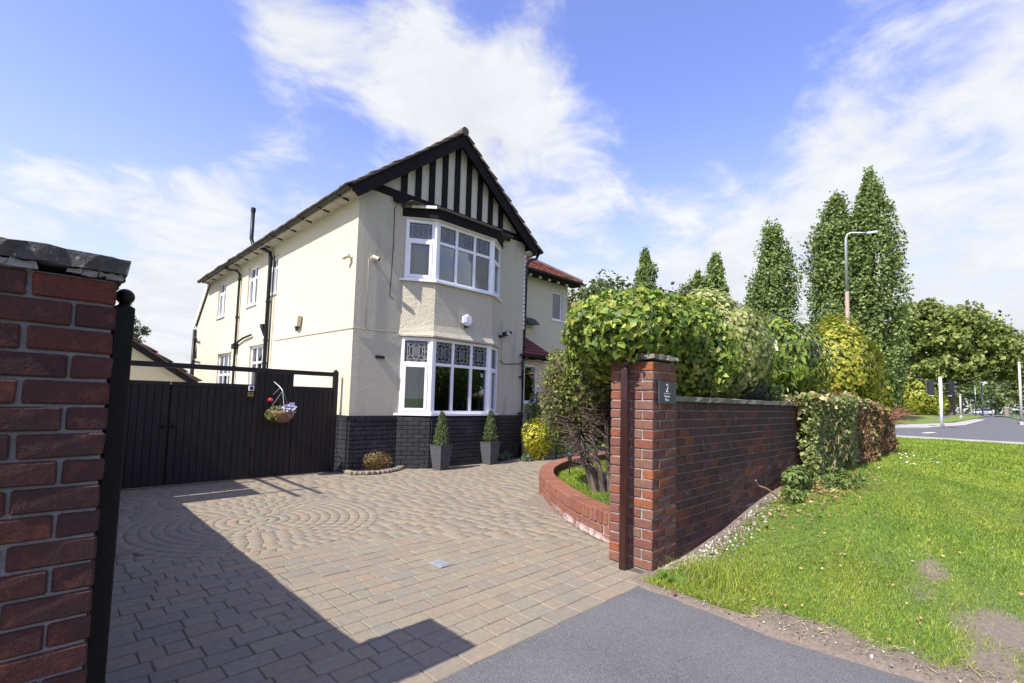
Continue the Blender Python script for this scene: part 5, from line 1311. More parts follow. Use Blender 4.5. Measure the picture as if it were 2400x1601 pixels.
shrub('ivy_hedge', 'large rounded ivy hedge with yellow green leaves spilling over the number pier', 'hedge',
      [((5.12, 3.34, 1.88), (0.58, 0.62, 0.45), 8500, dict(depth=0.28, amp=0.10, clump=0.07)), ((4.75, 2.85, 2.05), (0.82, 0.72, 0.44), 11500, dict(depth=0.28, amp=0.10, clump=0.07)),
       ((5.45, 2.75, 1.82), (0.74, 0.64, 0.68), 10000, dict(depth=0.28, amp=0.10, clump=0.08)), ((3.34, 2.16, 1.80), (0.27, 0.28, 0.22), 2000, dict(depth=0.35, amp=0.2, clump=0.12)), ((5.06, 3.78, 1.50), (0.36, 0.36, 0.42), 3400, dict(depth=0.4, amp=0.12, clump=0.1))],
      0.056, IVY, [4, 4, 3, 2, 2, 0.6], seed=51, stems=0.13, heart=True, asp=0.85, droop=0.5, jit=0.55, nst=1)
shrub('variegated_hedge', 'pale variegated rounded shrub behind the middle of the street wall', 'hedge',
      [((6.65, 2.86, 1.98), (0.97, 0.76, 0.86), 15000, dict(depth=0.25, amp=0.09, clump=0.06)), ((6.1, 2.62, 1.75), (0.48, 0.44, 0.52), 4000, dict(depth=0.35, amp=0.1))],
      0.060, [(0.36, 0.38, 0.14), (0.50, 0.49, 0.24), (0.24, 0.30, 0.07), (0.16, 0.22, 0.045), (0.40, 0.33, 0.18)], [4, 3, 4, 3, 0.7], seed=55, stems=0.13, heart=True, asp=0.7, nst=1)
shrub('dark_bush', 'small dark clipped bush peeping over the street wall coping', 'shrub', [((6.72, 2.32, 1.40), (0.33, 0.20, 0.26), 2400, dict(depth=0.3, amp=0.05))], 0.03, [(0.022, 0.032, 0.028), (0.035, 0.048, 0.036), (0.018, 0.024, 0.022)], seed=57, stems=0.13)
shrub('laurel', 'glossy green large leaved laurel between the pale shrub and the golden maple', 'shrub',
      [((9.15, 2.62, 1.95), (0.95, 0.66, 0.92), 3600, dict(depth=0.45, amp=0.12, clump=0.12)), ((8.2, 2.75, 1.7), (0.6, 0.5, 0.7), 1500, dict(depth=0.5, amp=0.12, clump=0.12))], 0.13, [(0.11, 0.165, 0.022), (0.16, 0.225, 0.03), (0.24, 0.31, 0.05), (0.065, 0.105, 0.018), (0.34, 0.33, 0.06)], [3, 4, 3, 3, 0.4], mat='leaf_glossy', seed=59, stems=0.13, asp=0.42, droop=0.5)
shrub('golden_maple', 'tall rounded golden green shrub at the far end of the street hedge', 'shrub',
      [((12.6, 2.55, 2.05), (1.15, 0.78, 1.18), 13000, dict(depth=0.4, amp=0.12, clump=0.1)), ((13.2, 2.3, 1.55), (0.8, 0.6, 0.7), 4200, dict(depth=0.4, amp=0.12, clump=0.1))], 0.085, [(0.30, 0.31, 0.035), (0.40, 0.38, 0.05), (0.20, 0.24, 0.03), (0.12, 0.17, 0.025), (0.46, 0.40, 0.07)], [4, 3, 3, 2, 1], seed=61, stems=0.1, asp=0.75, droop=0.6, jit=0.45)
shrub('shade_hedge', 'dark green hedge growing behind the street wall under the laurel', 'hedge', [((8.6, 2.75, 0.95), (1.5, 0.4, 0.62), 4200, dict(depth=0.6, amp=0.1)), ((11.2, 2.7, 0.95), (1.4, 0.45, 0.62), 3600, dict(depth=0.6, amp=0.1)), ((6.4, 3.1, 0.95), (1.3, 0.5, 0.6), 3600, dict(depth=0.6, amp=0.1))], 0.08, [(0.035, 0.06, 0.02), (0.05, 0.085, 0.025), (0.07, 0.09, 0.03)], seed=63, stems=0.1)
def box_leaves(x0, x1, y0, y1, z0f, z1f, n, seed, bulge=0.08):
    r_ = np.random.default_rng(seed); f = r_.choice(3, n, p=[0.66, 0.24, 0.10]); a = r_.uniform(x0, x1, n); b = r_.uniform(0, 1, n); P = np.empty((n, 3)); Nn = np.empty((n, 3))
    z0 = z0f(a); z1 = z1f(a)
    bl = bulge * snoise(np.stack([a * 1.6, b * 2, b * 0], 1), 1.6, seed)
    dep = np.abs(r_.normal(size=n)) * 0.09
    fr = f == 0; P[fr] = np.stack([a, y0 - bl + dep, z0 + (z1 - z0) * b], 1)[fr]; Nn[fr] = (0, -1, 0.25)
    tp = f == 1; P[tp] = np.stack([a, y0 + (y1 - y0) * b, z1 + bl * 0.7 - dep], 1)[tp]; Nn[tp] = (0, 0, 1)
    en = f == 2; e = r_.random(n) < 0.5; xx = np.where(e, x0 + dep, x1 - dep); P[en] = np.stack([xx, y0 + (y1 - y0) * a / x1, z0f(xx) + (z1f(xx) - z0f(xx)) * b], 1)[en]; Nn[en] = np.stack([np.where(e, -1.0, 1.0), np.zeros(n), np.full(n, 0.2)], 1)[en]
    return P, Nn
def wall_hedge(name, label, x0, x1, y0, y1, z1f, n, size, cols, w, seed, twig, nt_):
    t = thing(name, label, 'hedge', ((x0 + x1) / 2, (y0 + y1) / 2, 0.2)); zf = lambda x: verge_z(x, np.full_like(np.asarray(x, float), y0)) - 0.02
    P, Nn = box_leaves(x0, x1, y0, y1, zf, z1f, n, seed)
    obj('foliage', leaf_mesh(name, P, Nn, size, palette(len(P), cols, w, seed=seed), seed=seed, heart=True, asp=0.9, jit=1.15, droop=0.5), 'leaf', t, kind='stuff')
    m = MB(); r_ = random.Random(seed)
    for k in range(nt_):
        x = r_.uniform(x0, x1); b = float(verge_z(x, y0)); h = float(z1f(np.array([x]))[0]) - b; s = r_.uniform(0, 0.7); yy = y0 + r_.uniform(-0.05, 0.06); p = [(x, yy, b + h * s)]
        for q in range(4): p.append((p[-1][0] + r_.uniform(-.13, .13), p[-1][1] + r_.uniform(-.05, .04), min(b + h * 1.05, p[-1][2] + h * r_.uniform(-0.03, 0.11))))
        m.tube(p, [0.0045, 0.004, 0.0035, 0.0028, 0.0015], 3, cap=False)
    m.build('twigs', twig, t, kind='stuff')
simple('tan_twig', (0.30, 0.20, 0.11), 0.9, 0.3, 30); simple('red_twig', (0.22, 0.09, 0.055), 0.9, 0.3, 30)
wall_hedge('ivy_bank', 'green ivy curtain hanging over the end of the street wall', 7.0, 9.2, 1.62, 2.2, lambda x: 1.42 + 0.03 * np.sin(x * 3), 13000, 0.052, [(0.24, 0.28, 0.10), (0.34, 0.36, 0.15), (0.15, 0.19, 0.06), (0.44, 0.36, 0.18), (0.08, 0.11, 0.04)], [3, 3, 3, 1.8, 2], 71, 'tan_twig', 30)
wall_hedge('beech_hedge', 'reddish brown clipped hedge beyond the ivy curtain on the verge', 9.2, 13.4, 1.70, 2.3, lambda x: 1.50 - 0.07 * (x - 9.2) + 0.04 * np.sin(x * 2.3), 19000, 0.06, [(0.30, 0.22, 0.11), (0.22, 0.23, 0.08), (0.36, 0.18, 0.10), (0.15, 0.12, 0.06), (0.36, 0.32, 0.14), (0.08, 0.09, 0.04)], [3, 3, 2.4, 3, 2, 2], 73, 'red_twig', 130)
t = thing('red_spray', 'spray of red twigs sticking out of the far end of the reddish hedge', 'branch', (13.4, 1.75, 1.1))
m = MB(); r_ = random.Random(8)
for k in range(60):
    p0 = np.array([13.0 + r_.uniform(-.3, .3), 1.8 + r_.uniform(-.2, .2), 1.05 + r_.uniform(-.1, .15)]); d = np.array([0.6, -0.45 + r_.uniform(-.4, .4), r_.uniform(-.1, .35)]); m.tube([p0, p0 + d * 0.35 + (0, 0, .02), p0 + d * r_.uniform(0.5, 0.85)], [0.008, 0.006, 0.002], 4, cap=False)
m.build('twigs', 'red_twig', t, kind='stuff')

# foot of the street wall
shrub('wall_weeds', 'leafy green weeds at the foot of the street wall below the ivy', 'weed', [((6.35, 1.70, 0.42), (0.34, 0.14, 0.16), 700, dict(depth=0.6, amp=0.25)), ((7.1, 1.42, 0.36), (0.5, 0.2, 0.13), 800, dict(depth=0.6, amp=0.25)), ((5.9, 1.62, 0.30), (0.25, 0.12, 0.07), 240, dict(depth=0.6, amp=0.25))], 0.06, [(0.10, 0.17, 0.035), (0.15, 0.23, 0.05), (0.07, 0.12, 0.03), (0.25, 0.27, 0.09)], seed=75, stems=0.2)
tw = thing('bent_twig', 'pale bent twig leaning against the street wall', 'twig', (5.6, 1.75, 0.2))
m = MB(); m.tube([(5.75, 1.62, 0.22), (5.62, 1.70, 0.32), (5.50, 1.76, 0.40), (5.36, 1.80, 0.44), (5.30, 1.80, 0.50)], [0.012, 0.011, 0.010, 0.010, 0.008], 6); m.build('stem', 'tan_twig', tw)
r_ = np.random.default_rng(77); n = 1700
x = 3.42 + r_.exponential(0.9, n); x = x[x < 6.4]; n = len(x); y = 1.86 - np.abs(r_.normal(size=n)) * 0.12; s = r_.uniform(0.005, 0.017, n)
V = []; F = []
octa = np.array([(1, 0, 0), (-1, 0, 0), (0, 1, 0), (0, -1, 0), (0, 0, 1), (0, 0, -1)], float); of = np.array([(0, 2, 4), (2, 1, 4), (1, 3, 4), (3, 0, 4), (2, 0, 5), (1, 2, 5), (3, 1, 5), (0, 3, 5)])
P = np.stack([x, y, verge_z(x, y) + 0.012], 1)
V = (P[:, None, :] + octa[None] * s[:, None, None] * r_.uniform(0.6, 1.2, (n, 6, 1))).reshape(-1, 3); F = (np.arange(n)[:, None, None] * 6 + of[None]).reshape(-1, 3)
obj('gravel', np_mesh('gravel', V, F, np.repeat(palette(n, [(0.34, 0.31, 0.27), (0.22, 0.18, 0.14), (0.15, 0.115, 0.09), (0.50, 0.48, 0.44), (0.18, 0.13, 0.09)], seed=3), 6, 0)), 'dry_bits', None, loc=(0, 0, 0), kind='stuff', label='pale gravel and rubble along the foot of the street wall', cat='gravel')
def litter(name, label, cx_, cy_, sx_, sy_, n, size, cols, seed, zoff=0.015, box=None, asp=0.6):
    r_ = np.random.default_rng(seed)
    if box: x = r_.uniform(box[0], box[1], n); y = r_.uniform(box[2], box[3], n)
    else: x = cx_ + sx_ * r_.normal(size=n); y = cy_ + sy_ * r_.normal(size=n)
    k = (x > 3.02) & (y < 1.88); x, y = x[k], y[k]; P = np.stack([x, y, verge_z(x, y) + zoff], 1); Nn = np.tile([0, 0, 1.0], (len(x), 1))
    obj(name, leaf_mesh(name, P, Nn, size, palette(len(P), cols, seed=seed), seed=seed, jit=0.35, droop=0, asp=asp), 'dry_bits', None, loc=(0, 0, 0), kind='stuff', label=label, cat='leaf litter')
BR = [(0.26, 0.15, 0.08), (0.36, 0.24, 0.13), (0.18, 0.10, 0.06), (0.42, 0.30, 0.17)]
litter('leaf_litter', 'brown fallen leaves heaped at the foot of the ivy', 6.9, 1.55, 0.9, 0.18, 1100, 0.05, BR, 81)
litter('scattered_leaves', 'yellow brown leaves scattered over the near verge', 4.5, 0.9, 1.0, 0.5, 170, 0.026, [(0.36, 0.24, 0.10), (0.34, 0.20, 0.09), (0.45, 0.38, 0.16)], 82, 0.035)
litter('white_scraps', 'white scraps scattered on the lawn before the reddish hedge', 11.5, 1.2, 1.6, 0.25, 60, 0.05, [(0.75, 0.75, 0.70)], 83, 0.05)
litter('dry_straw', 'dry straw along the dirt edge of the tarmac', 0, 0, 0, 0, 420, 0.05, [(0.42, 0.35, 0.19), (0.34, 0.27, 0.14), (0.24, 0.18, 0.10)], 84, 0.014, box=(3.06, 3.42, -0.9, 1.65), asp=0.12)
litter('earth_crumbs', 'small stones and crumbs on the bare dirt edge', 0, 0, 0, 0, 500, 0.014, [(0.30, 0.25, 0.20), (0.20, 0.16, 0.12), (0.45, 0.42, 0.38)], 85, 0.010, box=(3.04, 3.35, -0.9, 1.7), asp=0.9)
dn = thing('weed_rosette', 'spiky green weed rosette at the corner of the sunlit pier', 'weed', (3.33, 1.70, 0))
m = MB(); r_ = random.Random(4)
for k in range(46):
    a = r_.uniform(0, 6.28); L_ = r_.uniform(0.06, 0.13); d = np.array([math.cos(a), math.sin(a), 0]); p = np.array([3.33 + r_.uniform(-.06, .08), 1.69 + r_.uniform(-.04, .04), 0.005]); s_ = np.cross(d, [0, 0, 1]); w = 0.009
    q1 = p + d * L_ * 0.5 + (0, 0, r_.uniform(0.02, 0.06)); q2 = p + d * L_ + (0, 0, r_.uniform(-0.005, 0.03)); m.add([p - s_ * w * 0.4, p + s_ * w * 0.4, q1 + s_ * w, q2, q1 - s_ * w], [(0, 1, 2, 3, 4)])
simple('weed_green', (0.13, 0.21, 0.035), 0.6, 0.3, 40); m.build('leaves', 'weed_green', dn, kind='stuff')

# ------------------------------------------------------------------ grass
def grass(name, label, n, sampler, hmean, wid, seed, straw=0.05, zf=verge_z, dens=None):
    r_ = np.random.default_rng(seed); x, y = sampler(r_, n)
    if dens is not None:
        k = r_.random(len(x)) < dens(x, y); x, y = x[k], y[k]
    n = len(x); d = np.hypot(x, y); z = zf(x, y) + 0.002
    h = hmean * r_.uniform(0.45, 1.4, n) * (1 + 0.35 * snoise(np.stack([x, y, x * 0], 1), 1.3, 5)); a = r_.uniform(0, 6.283, n); w = wid * np.clip(d / 4, 0.8, 6) * r_.uniform(0.7, 1.3, n)
    lean = r_.normal(size=(n, 2)) * 0.55; b = np.stack([x, y, z], 1); sd = np.stack([np.cos(a), np.sin(a), a * 0], 1) * w[:, None]
    md = b + np.stack([lean[:, 0] * h * 0.35, lean[:, 1] * h * 0.35, h * 0.6], 1); tp = b + np.stack([lean[:, 0] * h, lean[:, 1] * h, h], 1)
    V = np.stack([b - sd, b + sd, md + sd * 0.7, md - sd * 0.7, tp], 1).reshape(-1, 3); F = (np.arange(n)[:, None, None] * 5 + np.array([[0, 1, 2], [0, 2, 3], [3, 2, 4]])[None]).reshape(-1, 3)
    c = palette(n, [(0.20, 0.29, 0.035), (0.25, 0.335, 0.045), (0.15, 0.235, 0.025), (0.31, 0.37, 0.07), (0.42, 0.38, 0.17)], [3, 3, 2, 2, 10 * straw], seed=seed)
    patch = snoise(np.stack([x, y, x * 0], 1), 0.9, 17); p2 = snoise(np.stack([x, y, x * 0], 1), 3.1, 23); c = c * (1 + 0.15 * patch[:, None] + 0.10 * p2[:, None]); c[:, 0] *= 1 + 0.12 * p2
    obj(name, np_mesh(name, V, F, np.repeat(np.clip(c, .01, .6), 5, 0)), 'grass_blade', None, loc=(0, 0, 0), kind='stuff', label=label, cat='grass')
def near_s(r_, n):
    x = 3.12 + 11 * r_.random(n) ** 1.7; lo = -0.16 * x - 0.7; y = lo + (1.86 - lo) * r_.random(n); return x, y
def gd(x, y): return np.clip(verge_col(x, y)[:, 0] * 1.35 - 0.16, 0.02, 1)
grass('lawn_grass', 'short green grass on the street verge', 270000, near_s, 0.023, 0.0021, 91, 0.05, dens=gd)
def far_s(r_, n):
    x = 12 + 16.8 * r_.random(n); lo = -0.14 * x - 1; y = lo + (4.0 - lo) * r_.random(n); k = (y < 1.7) | (x > 14.2); return x[k], y[k]
grass('lawn_grass_far', 'short green grass of the verge near the junction', 70000, far_s, 0.05, 0.0026, 92, 0.02)
def tuft_s(r_, n): return 3.52 + 0.14 * r_.normal(size=n), 1.56 + 0.12 * r_.normal(size=n)
grass('tall_grass_tuft', 'long grass tuft beside the weed rosette at the verge corner', 1100, tuft_s, 0.085, 0.0022, 93, 0.15, dens=lambda x, y: ((x > 3.2) & (y < 1.82)).astype(float))
def gard_s(r_, n):
    k = r_.integers(0, len(PLI) - 1, n); t = r_.random(n) ** 0.5; p = PLI[k] * t[:, None] + np.array([6.2, 3.6]) * (1 - t[:, None]); return p[:, 0], p[:, 1]
grass('planter_grass', 'small patch of bright lawn inside the curved planter', 26000, gard_s, 0.035, 0.0024, 94, 0.03, zf=lambda x, y: np.full_like(x, 0.13))

# ================================================================== TREES
def tree(name, label, base, h, crown, size, cols, w=None, trunk_r=0.25, seed=1, group=None, limbs=7, trunk_h=None, mat='leaf', asp=0.7, droop=0.3, jit=0.8):
    """crown: list of (centre offset from base, radii, n)."""
    b = np.array(base, float); t = thing(name, label, 'tree', tuple(b), group); r_ = random.Random(seed)
    th = trunk_h or h * 0.55; m = MB(); pts = [b + (r_.uniform(-.03, .03) * h * k / 5, r_.uniform(-.03, .03) * h * k / 5, th * k / 5) for k in range(6)]
    m.tube(pts, [trunk_r * (1 - 0.14 * k) for k in range(6)], 9); tr = m.build('trunk', 'bark', t)
    for k in range(limbs):
        c, rr_, n = crown[k % len(crown)]; e = b + np.array(c) + np.array([r_.uniform(-.6, .6) * rr_[0], r_.uniform(-.6, .6) * rr_[1], r_.uniform(-.4, .5) * rr_[2]]); s = pts[min(5, 2 + k % 4)]
        m = MB(); m.tube([s, (s + e) / 2 + (0, 0, 0.06 * h * r_.random()), e], [trunk_r * 0.30, trunk_r * 0.16, trunk_r * 0.05], 6); m.build('limb', 'bark', tr)
    parts = []
    r2 = np.random.default_rng(seed)
    for i, (c, rr_, n) in enumerate(crown):
        rr_ = np.array(rr_, float); nc = max(8, n // 45); d = unit(r2.normal(size=(nc, 3))); cc = b + np.array(c) + d * rr_ * (r2.uniform(0.35, 0.98, (nc, 1)))
        cs = (rr_.min() * 0.27) * r2.uniform(0.6, 1.35, nc)
        for j in range(nc):
            k = max(8, n // nc); dd = unit(r2.normal(size=(k, 3))); P = cc[j] + dd * (cs[j] * np.array([1, 1, 0.75])) * r2.uniform(0.5, 1.1, (k, 1)); parts.append((P, unit(dd + d[j] * 0.8)))
    P, Nn = cat_(parts)
    obj('crown', leaf_mesh(name, P, Nn, size, palette(len(P), cols, w, seed=seed, jit=0.22), asp=asp, seed=seed, droop=droop, jit=jit), mat, t, kind='stuff')
    return t
POP = [(0.13, 0.19, 0.05), (0.17, 0.235, 0.06), (0.09, 0.14, 0.035), (0.21, 0.26, 0.08)]
def poplar(label, x, y, h, wd, seed, n=11000):
    n = int(n * 1.5)
    b = np.array([x, y, far_z(x)]); t = thing('poplar_tree', label, 'tree', tuple(b), 'poplars beyond the hedge'); r_ = np.random.default_rng(seed)
    m = MB(); m.tube([b, b + (0, 0, h * 0.45), b + (0, 0, h * 0.92)], [h * 0.014, h * 0.009, h * 0.002], 8); tr = m.build('trunk', 'bark', t)
    for k in range(10):
        a = 2.4 * k; q = 0.12 + 0.065 * k; m = MB(); d = np.array([math.cos(a), math.sin(a), 0]) * wd * 0.6
        m.tube([b + (0, 0, h * q), b + d * 0.6 + (0, 0, h * (q + 0.06)), b + d + (0, 0, h * (q + 0.16))], [h * 0.005, h * 0.0035, h * 0.001], 5); m.build('limb', 'bark', tr)
    q = r_.uniform(0.06, 1.0, n); a = r_.uniform(0, 6.283, n)
    D = np.stack([np.cos(a), np.sin(a), a * 0], 1); Q = D * wd + np.stack([a * 0, a * 0, q * h * 0.30], 1)
    kp_ = snoise(Q * 1.0, 1.5, seed + 9) > -0.62 - 0.3 * (q < 0.2); q, a, D, Q = q[kp_], a[kp_], D[kp_], Q[kp_]; n = len(q)
    prof = np.minimum(1.0, 0.72 + 1.4 * q) * np.where(q < 0.62, 1, np.clip(1 - ((q - 0.62) / 0.38) ** 2.2, 0.0, 1) * 0.90 + 0.10)
    lump = 1 + 0.30 * snoise(Q, 0.9, seed) + 0.38 * snoise(Q, 2.4, seed + 3)
    rad = wd * prof * lump * np.clip(1 - 0.32 * np.abs(r_.normal(size=n)), 0.05, 1.05)
    P = b + D * rad[:, None] + np.stack([a * 0, a * 0, q * h * 0.97 + 0.35 * r_.normal(size=n) + 1.3 * (lump - 1) * wd], 1)
    Nn = unit(D + np.array([0, 0, 0.55]))
    obj('crown', leaf_mesh('poplar', P, Nn, 0.31, palette(n, POP, seed=seed, jit=0.22), asp=0.75, seed=seed, droop=-0.25, jit=0.75), 'leaf', t, kind='stuff')
poplar('shortest poplar standing above the dark trees behind the ivy hedge', 56, 32.6, 21.6, 1.7, 101)
poplar('left half of the poplar pair between the ivy hedge and the single poplar', 54.2, 24.6, 16.6, 1.5, 102)
poplar('right half of the poplar pair, a little taller than its neighbour', 55.4, 23.0, 18.8, 1.65, 103)
poplar('single broad poplar left of the tallest poplars', 57.2, 17.6, 20.6, 2.5, 104, 16000)
poplar('left and lower of the two tallest poplars behind the street lamp', 58.4, 11.9, 23.2, 2.3, 105, 17000)
poplar('right and tallest of the poplars behind the street lamp', 59.4, 9.0, 24.8, 2.3, 106, 17000)
DK = [(0.055, 0.085, 0.03), (0.075, 0.115, 0.04), (0.04, 0.065, 0.025)]
GR = [(0.12, 0.17, 0.05), (0.16, 0.21, 0.06), (0.085, 0.125, 0.035), (0.20, 0.24, 0.08)]
tree('broadleaf_tree', 'dark green broadleaf tree behind the wing and the ivy hedge', (18.6, 11.6, 0), 7.3, [((-0.2, 0.6, 4.9), (2.2, 2.2, 2.3), 7000), ((1.2, -1.8, 4.75), (1.7, 1.6, 1.8), 4500), ((-0.2, 0.2, 2.4), (2.6, 2.6, 2.0), 3500)], 0.19, [(0.085, 0.13, 0.035), (0.12, 0.17, 0.045), (0.06, 0.095, 0.028)], trunk_r=0.16, seed=111)
tree('rowan_tree', 'rowan tree with orange berries beside the wing gutter', (17.6, 14.0, 0), 7.0, [((0, 0, 4.9), (1.5, 1.5, 1.7), 3200), ((0, 0, 3.0), (1.5, 1.5, 1.6), 1600)], 0.16, [(0.10, 0.14, 0.04), (0.07, 0.10, 0.03), (0.36, 0.14, 0.03), (0.16, 0.17, 0.06)], [4, 3, 1.4, 2], trunk_r=0.10, seed=112)
tree('sycamore_tree', 'large spreading sycamore beyond the traffic light', (88, 5.1, far_z(88)), 17.5, [((0, 0.3, 10.6), (6.5, 6.0, 4.5), 10000), ((-1.4, 2.8, 13.1), (3.7, 3.7, 2.7), 3600), ((0.7, -4.5, 8.6), (4.5, 3.7, 3.1), 5000), ((-0.7, -0.7, 6.6), (6.2, 5.1, 2.1), 5000), ((0.8, -6.5, 6.4), (3.1, 2.5, 1.8), 2200)], 0.56, [(0.16, 0.21, 0.05), (0.21, 0.26, 0.06), (0.11, 0.155, 0.036), (0.26, 0.29, 0.08)], trunk_r=0.55, seed=113, limbs=12)
tree('dark_tree', 'dark tree between the golden shrub and the sycamore', (100, 13.7, far_z(100)), 17.0, [((0, 0, 9.6), (5.1, 4.9, 5.4), 5600), ((0, 1.4, 4.4), (6, 6, 4.0), 4200)], 0.56, DK, trunk_r=0.3, seed=114)
shrub('yellow_bush', 'bright yellow green bush left of the traffic light', 'shrub', [((84, 7.9, 2.9), (2.1, 2.0, 2.7), 1700, dict(depth=0.5, amp=0.2, clump=0.15)), ((85, 6.4, 2.0), (1.7, 1.5, 1.6), 800, dict(depth=0.5, amp=0.2))], 0.40, [(0.28, 0.32, 0.03), (0.20, 0.25, 0.03), (0.36, 0.36, 0.05)], seed=115)
shrub('shaded_undergrowth', 'dark undergrowth below the sycamore and the dark tree', 'hedge', [((96, 12.5, 2.4), (4.0, 7.0, 2.9), 3200, dict(depth=0.5, amp=0.15))], 0.56, DK, seed=116)
for k, (x, y, h, wd, lab) in enumerate([(205, 9.0, 15, 9, 'hazy green tree beyond the two distant cars'), (170, -4.0, 13, 8, 'distant rounded tree at the end of the road away'), (128, 9.5, 13, 6, 'distant tree right of the sycamore trunk'), (230, 2.0, 16, 10, 'furthest pale tree over the road away'), (140, -7.5, 13, 7, 'tree at the right edge of the view beyond the road')]):
    tree('distant_tree', lab, (x, y, far_z(x)), h, [((0, 0, h * 0.62), (wd * 0.7, wd * 0.7, h * 0.32), 1900), ((0, 0, h * 0.34), (wd * 0.75, wd * 0.75, h * 0.24), 1300)], 0.75, GR, trunk_r=0.3, seed=120 + k, group='trees along the road away')
shrub('far_tree_belt', 'distant belt of trees closing the view along the road', 'tree belt', [((235, 40 - 22 * k, 5), (16, 13, 8.5), 1100, dict(depth=0.5, amp=0.2, clump=0.12)) for k in range(6)], 1.5, [(0.075, 0.11, 0.035), (0.10, 0.14, 0.045), (0.055, 0.08, 0.03)], seed=131)
tree('pine_tree', 'pine tree showing beyond the outbuilding roof left of the house', (2.6, 31.6, 0), 6.6, [((0.3, 0, 4.9), (0.9, 0.9, 0.8), 1200), ((0.9, 0, 4.1), (0.9, 0.9, 0.5), 700), ((0, 0, 3.9), (1.4, 1.2, 0.8), 1200), ((0.8, 0, 3.1), (1.2, 1.0, 0.7), 800)], 0.16, [(0.055, 0.09, 0.03), (0.08, 0.12, 0.035), (0.10, 0.12, 0.05)], trunk_r=0.14, seed=141, asp=0.35)
# across the street, seen only in the panes
for k, (x, y, h) in enumerate([(9, -24, 11), (20, -27, 13), (-3, -26, 12), (32, -25, 11)]):
    tree('street_tree', ['broad tree across the street mirrored in the bay glass', 'taller tree across the street mirrored in the bay glass', 'rounded tree across the street mirrored in the corner light', 'further tree across the street mirrored in the wing window'][k], (x, y, 0), h, [((0, 0, h * 0.6), (4.4, 3.4, h * 0.36), 2400), ((0, 0, h * 0.28), (4.6, 3.4, h * 0.22), 1500)], 0.55, GR, trunk_r=0.3, seed=150 + k, group='trees across the street')

# ================================================================== STREET FURNITURE AND CARS
lc = thing('street_lamp', 'tall street lamp column with brown lower half before the tallest poplars', 'street lamp', (27.6, 5.15, 0))
m = MB(); m.tube([(27.6, 5.15, 0), (27.6, 5.15, 6.9)], [0.10, 0.085], 10); m.build('lower_column', 'column_brown', lc, smooth=True)
m = MB(); m.tube([(27.6, 5.15, 6.9), (27.6, 5.15, 9.55), (27.62, 5.08, 9.72), (27.65, 4.95, 9.78), (27.7, 4.55, 9.70), (27.72, 4.3, 9.64)], [0.075, 0.055, 0.05, 0.042, 0.036, 0.032], 9); m.build('upper_column', 'galvanised', lc, smooth=True)
m = MB(); m.prism([(27.66, 4.32, 9.60), (27.80, 4.32, 9.60), (27.80, 3.92, 9.58), (27.68, 3.92, 9.58)], (0, 0, 0.09)); m.build('lamp_head', 'galvanised', lc)
def signal(parent, c, aim):
    c = np.array(c, float); a = unit(np.array(aim, float)); s_ = np.cross(a, [0, 0, 1.0]); v = np.array([0, 0, 1.0])
    m = MB(); m.obox(c, s_, v, a, -0.16, 0.16, -0.50, 0.50, -0.10, 0.10); hd = m.build('signal_head', 'black_plastic', parent)
    m = MB(); m.obox(c, s_, v, a, -0.25, 0.25, -0.62, 0.62, -0.13, -0.11); m.build('backing_board', 'black_plastic', hd)
    m = MB(); m.obox(c, s_, v, a, -0.25, 0.25, -0.66, -0.621, -0.13, -0.11); m.build('board_edge', 'signal_white', hd)
    for k in range(3):
        z = 0.33 - 0.33 * k; o = c + v * z + a * 0.10
        m = MB(); m.tube([o, o + a * 0.01], 0.10, 12); m.build('lens', 'lens_dark', hd)
        m = MB(); m.tube([o + v * 0.02, o + v * 0.02 + a * 0.2], 0.125, 10, cap=False); m.build('visor', 'pot_grey', hd)
tl = thing('traffic_light', 'white traffic light pole with two black signal heads by the junction', 'traffic light', (49.5, 3.37, 0))
m = MB(); m.tube([(49.5, 3.37, 0), (49.5, 3.37, 3.9)], 0.10, 12); m.build('pole', 'signal_white', tl, smooth=True)
signal(tl, (49.4, 3.98, 3.1), (0.5, 0.8, 0)); signal(tl, (49.5, 2.76, 3.1), (0.5, -0.8, 0))
for (yy) in (3.98, 2.76): m = MB(); m.tube([(49.5, 3.37, 3.4), (49.45, yy, 3.4)], 0.025, 6).tube([(49.5, 3.37, 2.8), (49.45, yy, 2.8)], 0.025, 6); m.build('bracket', 'black_plastic', tl, kind='stuff')
def post(name, label, x, y, h, r_, mat, cat='post', gr=None):
    t = thing(name, label, cat, (x, y, far_z(x)), gr); z = far_z(x)
    m = MB(); m.tube([(x, y, z), (x, y, z + h)], [r_, r_ * 0.8], 8); m.build('column', mat, t, smooth=True)
    m = MB(); m.lathe((x, y, z + h), [(r_ * 1.1, 0), (r_ * 1.1, r_), (r_ * 0.3, r_ * 1.6)], 8); m.build('cap', mat, t)
    m = MB(); m.lathe((x, y, z), [(r_ * 1.4, 0), (r_ * 1.4, 0.25), (r_, 0.3)], 8); m.build('base', 'concrete', t)
post('guard_post', 'short pale post just right of the sycamore trunk', 76, 3.5, 2.6, 0.10, 'concrete')
post('sign_column', 'bare grey column above the two distant cars', 92, 2.05, 4.2, 0.09, 'galvanised')
post('sign_column', 'thinner grey column behind the left distant car', 100, 2.95, 4.2, 0.07, 'galvanised')
post('lamp_column', 'grey lamp column at the right edge of the view', 64, -1.1, 5.6, 0.11, 'concrete')
t = thing('utility_box', 'purple roadside cabinet at the right edge of the view', 'cabinet', (66, -1.6, far_z(66)))
m = MB(); z = far_z(66); m.box(65.7, 66.3, -1.9, -1.38, z, z + 0.9); m.build('cabinet', 'purple_panel', t); m = MB(); m.box(65.65, 66.35, -1.95, -1.33, z + 0.9, z + 0.96); m.build('lid', 'purple_panel', t)
t = thing('gate_post_far', 'pale brick gate post in the shade beyond the junction', 'gate post', (120, -0.3, far_z(120)))
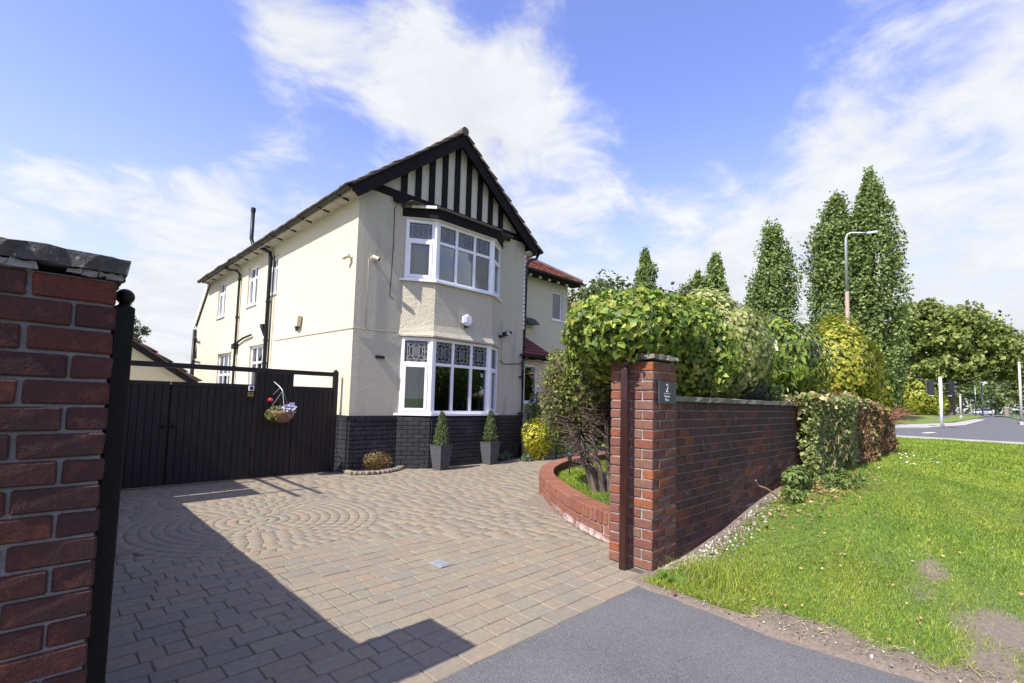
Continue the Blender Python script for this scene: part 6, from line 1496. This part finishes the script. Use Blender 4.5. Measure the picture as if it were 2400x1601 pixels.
m = MB(); z = far_z(120); m.box(119.75, 120.25, -0.55, -0.05, z, z + 1.5); m.build('shaft', 'wall_coping', t); m = MB(); m.box(119.68, 120.32, -0.62, 0.02, z + 1.5, z + 1.62); m.build('cap', 'concrete', t)
def car(label, x, y, mat, rz=0.0):
    t = thing('car', label, 'car', (x, y, far_z(x)), 'cars on the road away'); z = far_z(x); c_, s_ = math.cos(rz), math.sin(rz)
    def T(p): return (x + p[0] * c_ - p[1] * s_, y + p[0] * s_ + p[1] * c_, z + p[2])
    body = [(-2.05, 0.35), (-2.1, 0.75), (-1.2, 0.92), (1.9, 0.95), (2.05, 0.8), (2.05, 0.35)]
    m = MB(); m.prism([T((a, -0.86, b)) for a, b in body], np.array(T((0, 1.72, 0))) - np.array(T((0, 0, 0)))); m.build('body', mat, t)
    m = MB(); lo, hi = [(-1.15, 0.93), (1.7, 0.96)], [(-0.55, 1.42), (1.2, 1.44)]
    P = [T((lo[0][0], -0.82, lo[0][1])), T((lo[1][0], -0.82, lo[1][1])), T((lo[1][0], 0.82, lo[1][1])), T((lo[0][0], 0.82, lo[0][1])), T((hi[0][0], -0.62, hi[0][1])), T((hi[1][0], -0.62, hi[1][1])), T((hi[1][0], 0.62, hi[1][1])), T((hi[0][0], 0.62, hi[0][1]))]
    m.add(P, [(3, 2, 1, 0), (4, 5, 6, 7), (0, 1, 5, 4), (1, 2, 6, 5), (2, 3, 7, 6), (3, 0, 4, 7)]); m.build('cabin_glass', 'car_glass', t)
    m = MB(); m.prism([T((-0.56, -0.64, 1.425)), T((1.21, -0.64, 1.445)), T((1.21, 0.64, 1.445)), T((-0.56, 0.64, 1.425))], (0, 0, 0.04)); m.build('roof', mat, t)
    for a in (-1.3, 1.3):
        for b in (-0.80, 0.80): m = MB(); m.tube([T((a, b - 0.1, 0.31)), T((a, b + 0.1, 0.31))], 0.31, 14); m.build('wheel', 'rubber', t)
    for b in (-0.6, 0.6): m = MB(); m.prism([T((-2.11, b - 0.17, 0.62)), T((-2.11, b + 0.17, 0.62)), T((-2.11, b + 0.17, 0.76)), T((-2.11, b - 0.17, 0.76))], np.array(T((0.1, 0, 0))) - np.array(T((0, 0, 0)))); m.build('headlight', 'sign_white', t)
car('pale distant car left of the bare grey column', 185, 5.0, 'car_white', 0.05)
car('silver distant car beside the bare grey column', 140, 2.7, 'car_silver', 0.05)
